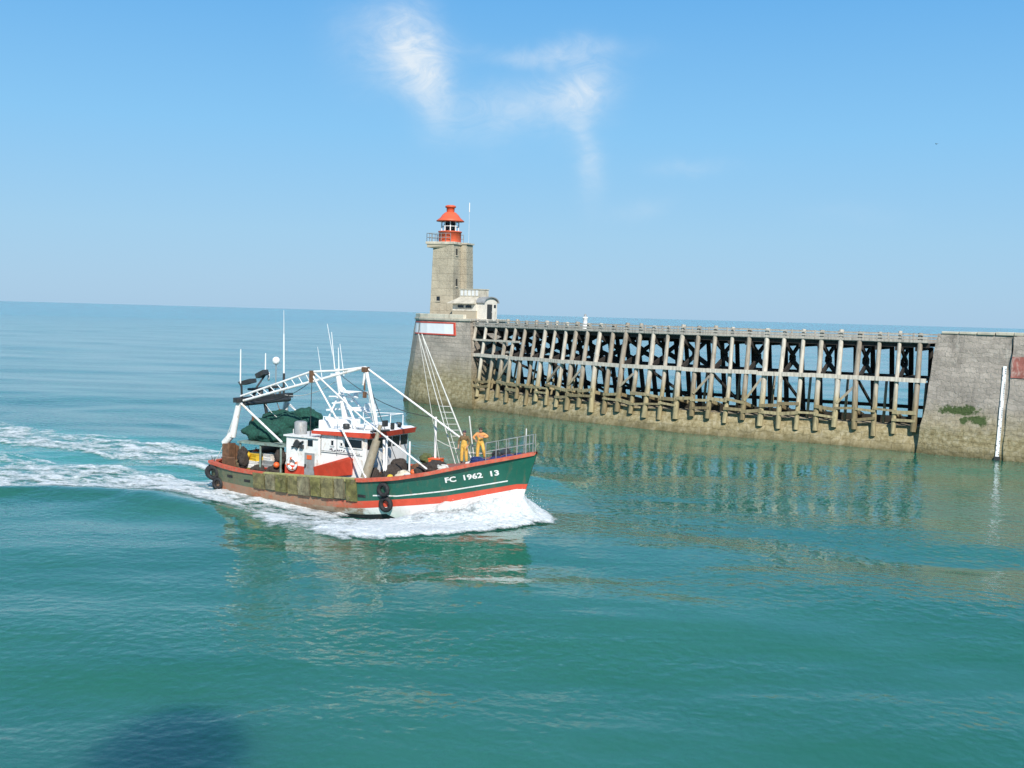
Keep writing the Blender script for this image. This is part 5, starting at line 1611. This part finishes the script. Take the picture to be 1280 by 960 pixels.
# ---- the two crewmen ---------------------------------------------------
def skin_mesh(name, pts, edges, radii, mat, parent, root=0, sub=2):
    me = bpy.data.meshes.new(name + '_src')
    me.from_pydata([Vector(p) for p in pts], edges, [])
    o = bpy.data.objects.new(name + '_src', me); C.objects.link(o)
    md = o.modifiers.new('skin', 'SKIN'); md.use_smooth_shade = True
    sv = me.skin_vertices[0].data
    for i, r_ in enumerate(radii):
        sv[i].radius = r_ if isinstance(r_, tuple) else (r_, r_)
        sv[i].use_root = (i == root)
    ss = o.modifiers.new('sub', 'SUBSURF'); ss.levels = sub; ss.render_levels = sub
    bpy.context.view_layer.update()
    out = bpy.data.meshes.new_from_object(o.evaluated_get(bpy.context.evaluated_depsgraph_get()))
    bpy.data.objects.remove(o)
    for p in out.polygons: p.use_smooth = True
    out.materials.clear(); out.materials.append(mat)
    return link_mesh(name, out, parent)


def person(base, yaw, pose, label, top, trousers, hat):
    """front of the body looks along local -y"""
    r_ = empty('person', base, yaw)
    J = pose
    pts, edges, rad = [], [], []
    idx = {}
    def add(nm, p, r, par=None):
        idx[nm] = len(pts); pts.append(p); rad.append(r)
        if par is not None: edges.append((idx[par], idx[nm]))
    add('pelvis', J['pelvis'], (0.135, 0.105)); add('waist', J['waist'], (0.125, 0.095), 'pelvis'); add('chest', J['chest'], (0.155, 0.11), 'waist')
    add('neckb', J['neckb'], 0.075, 'chest'); add('neck', J['neck'], 0.055, 'neckb')
    h = Vector(J['head'])
    add('jaw', h + Vector((0, -0.02, -0.06)), 0.068, 'neck'); add('skull', h + Vector((0, 0, 0.03)), (0.078, 0.092), 'jaw'); add('crown', h + Vector((0, 0.01, 0.10)), 0.055, 'skull')
    add('nose', h + Vector((0, -0.115, -0.01)), 0.014, 'skull')
    for sd_, sg_ in (('l', 1), ('r', -1)):
        add('ear' + sd_, h + Vector((sg_ * 0.088, 0.01, 0.0)), 0.016, 'skull')
        add('sh' + sd_, J['sh' + sd_], 0.068, 'chest'); add('el' + sd_, J['el' + sd_], 0.048, 'sh' + sd_); add('wr' + sd_, J['wr' + sd_], 0.032, 'el' + sd_)
        wv = Vector(J['wr' + sd_]); dv = (wv - Vector(J['el' + sd_])).normalized()
        sidev = dv.cross(Vector((0, 1, 0)));
        if sidev.length < 0.2: sidev = dv.cross(Vector((0, 0, 1)))
        sidev.normalize(); curl = sidev.cross(dv).normalized()
        add('palm' + sd_, wv + dv * 0.07, (0.036, 0.022), 'wr' + sd_)
        for k, ln in enumerate((0.060, 0.072, 0.066, 0.05)):
            o_ = (k - 1.5) * 0.021
            add('f%d%s' % (k, sd_), wv + dv * 0.105 + sidev * o_, 0.0095, 'palm' + sd_)
            add('g%d%s' % (k, sd_), wv + dv * (0.105 + ln * 0.6) + sidev * o_ * 1.1 + curl * 0.014, 0.009, 'f%d%s' % (k, sd_))
            add('h%d%s' % (k, sd_), wv + dv * (0.105 + ln) + sidev * o_ * 1.1 + curl * 0.04, 0.0075, 'g%d%s' % (k, sd_))
        add('th' + sd_, wv + dv * 0.06 - sidev * 0.048 + curl * 0.012, 0.011, 'palm' + sd_); add('ti' + sd_, wv + dv * 0.10 - sidev * 0.058 + curl * 0.03, 0.0085, 'th' + sd_)
        add('hip' + sd_, J['hip' + sd_], 0.092, 'pelvis'); add('kn' + sd_, J['kn' + sd_], 0.062, 'hip' + sd_); add('an' + sd_, J['an' + sd_], 0.042, 'kn' + sd_)
        add('toe' + sd_, J['toe' + sd_], 0.036, 'an' + sd_)
    skin_mesh('body', pts, edges, rad, M['skin'], r_)
    # jacket: torso and sleeves
    names = ['waist', 'chest', 'neckb', 'shl', 'ell', 'wrl', 'shr', 'elr', 'wrr']
    q = [J[n] if n not in ('wrl', 'wrr') else tuple(Vector(J['el' + n[-1]]).lerp(Vector(J[n]), 0.86)) for n in names]
    skin_mesh('jacket', q, [(0, 1), (1, 2), (1, 3), (3, 4), (4, 5), (1, 6), (6, 7), (7, 8)], [(0.152, 0.122), (0.178, 0.135), 0.082, 0.086, 0.068, 0.054, 0.086, 0.068, 0.054], top, r_)
    # bib and brace oilskin trousers
    bib = tuple(Vector(J['chest']) + Vector((0, -0.035, -0.02)))
    names = ['pelvis', 'waist', None, 'hipl', 'knl', 'anl', 'hipr', 'knr', 'anr']
    q = [bib if n is None else J[n] for n in names]
    skin_mesh('trousers', q, [(0, 1), (1, 2), (0, 3), (3, 4), (4, 5), (0, 6), (6, 7), (7, 8)], [(0.165, 0.135), (0.160, 0.130), (0.150, 0.118), 0.118, 0.092, 0.082, 0.118, 0.092, 0.082], trousers, r_)
    for sd_ in 'lr':
        a, t2 = Vector(J['an' + sd_]), Vector(J['toe' + sd_])
        skin_mesh('boot', [a + Vector((0, 0, 0.12)), a, t2.lerp(a, 0.5) + Vector((0, 0, -0.012)), t2], [(0, 1), (1, 2), (2, 3)], [0.07, 0.066, 0.058, 0.05], M['rubber'], r_, 1)
        mb = MB(); e = h + Vector(((0.032 if sd_ == 'l' else -0.032), -0.088, 0.022)); mb.blob(e, (0.012, 0.008, 0.010), 5, 1, 0.0); mb.build('eye', M['rubber'], r_)
    mb = MB(); mb.blob(h + Vector((0, -0.084, -0.062)), (0.022, 0.01, 0.006), 5, 1, 0.0); mb.build('mouth', simple('lips', (0.30, 0.11, 0.09), 0.5), r_)
    mb = MB(); mb.blob(h + Vector((0, 0.016, 0.062)), (0.100, 0.112, 0.088), 10, 5, 0.03)
    mb.build('hair' if hat is None else 'woollen_hat', hat or M['hair'], r_)
    tag(r_, label, 'person')
    r_.scale = (0.95, 0.95, 0.95)
    return r_


poseA = dict(pelvis=(0, 0, 0.95), waist=(0, 0, 1.10), chest=(0, 0.0, 1.32), neckb=(0, 0.01, 1.45), neck=(0, 0.0, 1.50), head=(0, -0.02, 1.61),
             shl=(0.19, 0.01, 1.40), ell=(0.30, 0.02, 1.14), wrl=(0.25, -0.14, 0.96), shr=(-0.19, 0.01, 1.40), elr=(-0.31, 0.02, 1.14), wrr=(-0.27, -0.13, 0.95),
             hipl=(0.10, 0, 0.88), knl=(0.125, -0.02, 0.50), anl=(0.14, 0.02, 0.09), toel=(0.16, -0.15, 0.04), hipr=(-0.10, 0, 0.88), knr=(-0.115, -0.02, 0.50), anr=(-0.13, 0.02, 0.09), toer=(-0.15, -0.15, 0.04))
poseB = dict(pelvis=(0, 0.02, 0.92), waist=(0.01, 0.0, 1.07), chest=(0.0, -0.05, 1.28), neckb=(0, -0.06, 1.42), neck=(0.01, -0.09, 1.47), head=(0.02, -0.13, 1.57),
             shl=(0.19, -0.04, 1.37), ell=(0.41, -0.10, 1.24), wrl=(0.16, -0.27, 1.22), shr=(-0.19, -0.04, 1.37), elr=(-0.38, -0.06, 1.17), wrr=(-0.24, -0.30, 1.08),
             hipl=(0.10, 0.02, 0.86), knl=(0.20, -0.16, 0.53), anl=(0.26, 0.02, 0.13), toel=(0.31, -0.14, 0.05), hipr=(-0.10, 0.02, 0.86), knr=(-0.13, 0.0, 0.48), anr=(-0.15, 0.03, 0.09), toer=(-0.18, -0.14, 0.04))
person(bw(14.82, 0.6, zr(14.82) + 0.12), BANG + R(10), poseA, 'crewman with dark hat and sleeves under yellow bib trousers, nearer the wheelhouse', M['jersey'], M['oilskin'], simple('dark_wool', (0.06, 0.045, 0.06), 0.9, 0.3, 20))
person(bw(15.45, 0.1, zr(15.45) + 0.15), BANG + R(24), poseB, 'crewman in orange jacket with both elbows out, nearer the bow', M['orange'], M['oilskin'], None)

# ---- gull, far off over the quay
g = empty('seagull', (97.0, 258.0, 52.2), R(30))
mb = MB(); mb.blob((0, 0, 0), (0.09, 0.24, 0.08), 8, 2, 0.02); mb.build('body', M['grey'], g)
for sx in (1, -1):
    mb = MB(); mb.add([(0.05 * sx, 0.1, 0.03), (0.05 * sx, -0.09, 0.03), (0.32 * sx, -0.06, 0.17), (0.32 * sx, 0.12, 0.17), (0.66 * sx, -0.16, 0.10), (0.05 * sx, 0.1, 0.005), (0.05 * sx, -0.09, 0.005), (0.32 * sx, -0.06, 0.15), (0.32 * sx, 0.12, 0.15)],
                      [(0, 1, 2, 3), (3, 2, 4), (8, 7, 6, 5), (4, 7, 8), (0, 3, 8, 5), (1, 6, 7, 2), (2, 7, 4), (3, 4, 8)]); mb.build('wing', M['dark'], g)
tag(g, 'tiny dark gull gliding high in the sky over the stone quay', 'gull')

# ---- the light tower at the photographer's back; its shadow lies on the water in front
lt = empty('light_tower', (-2.3, -5.3, 0))
mb = MB(); mb.lathe([(2.6, -1.0), (2.4, 8.4), (1.5, 8.4), (1.3, 22.0), (1.7, 22.4), (1.7, 22.8)], n=28, smooth=False); mb.build('tower', M['render'], lt)
mb = MB(); mb.lathe([(1.6, 22.802), (1.6, 25.0), (1.75, 25.1), (1.4, 26.3), (0.6, 27.2), (0.0, 27.4)], n=28); mb.build('lantern', M['white'], lt)
tag(lt, 'round light tower behind the viewpoint whose shadow falls on the water', 'tower')
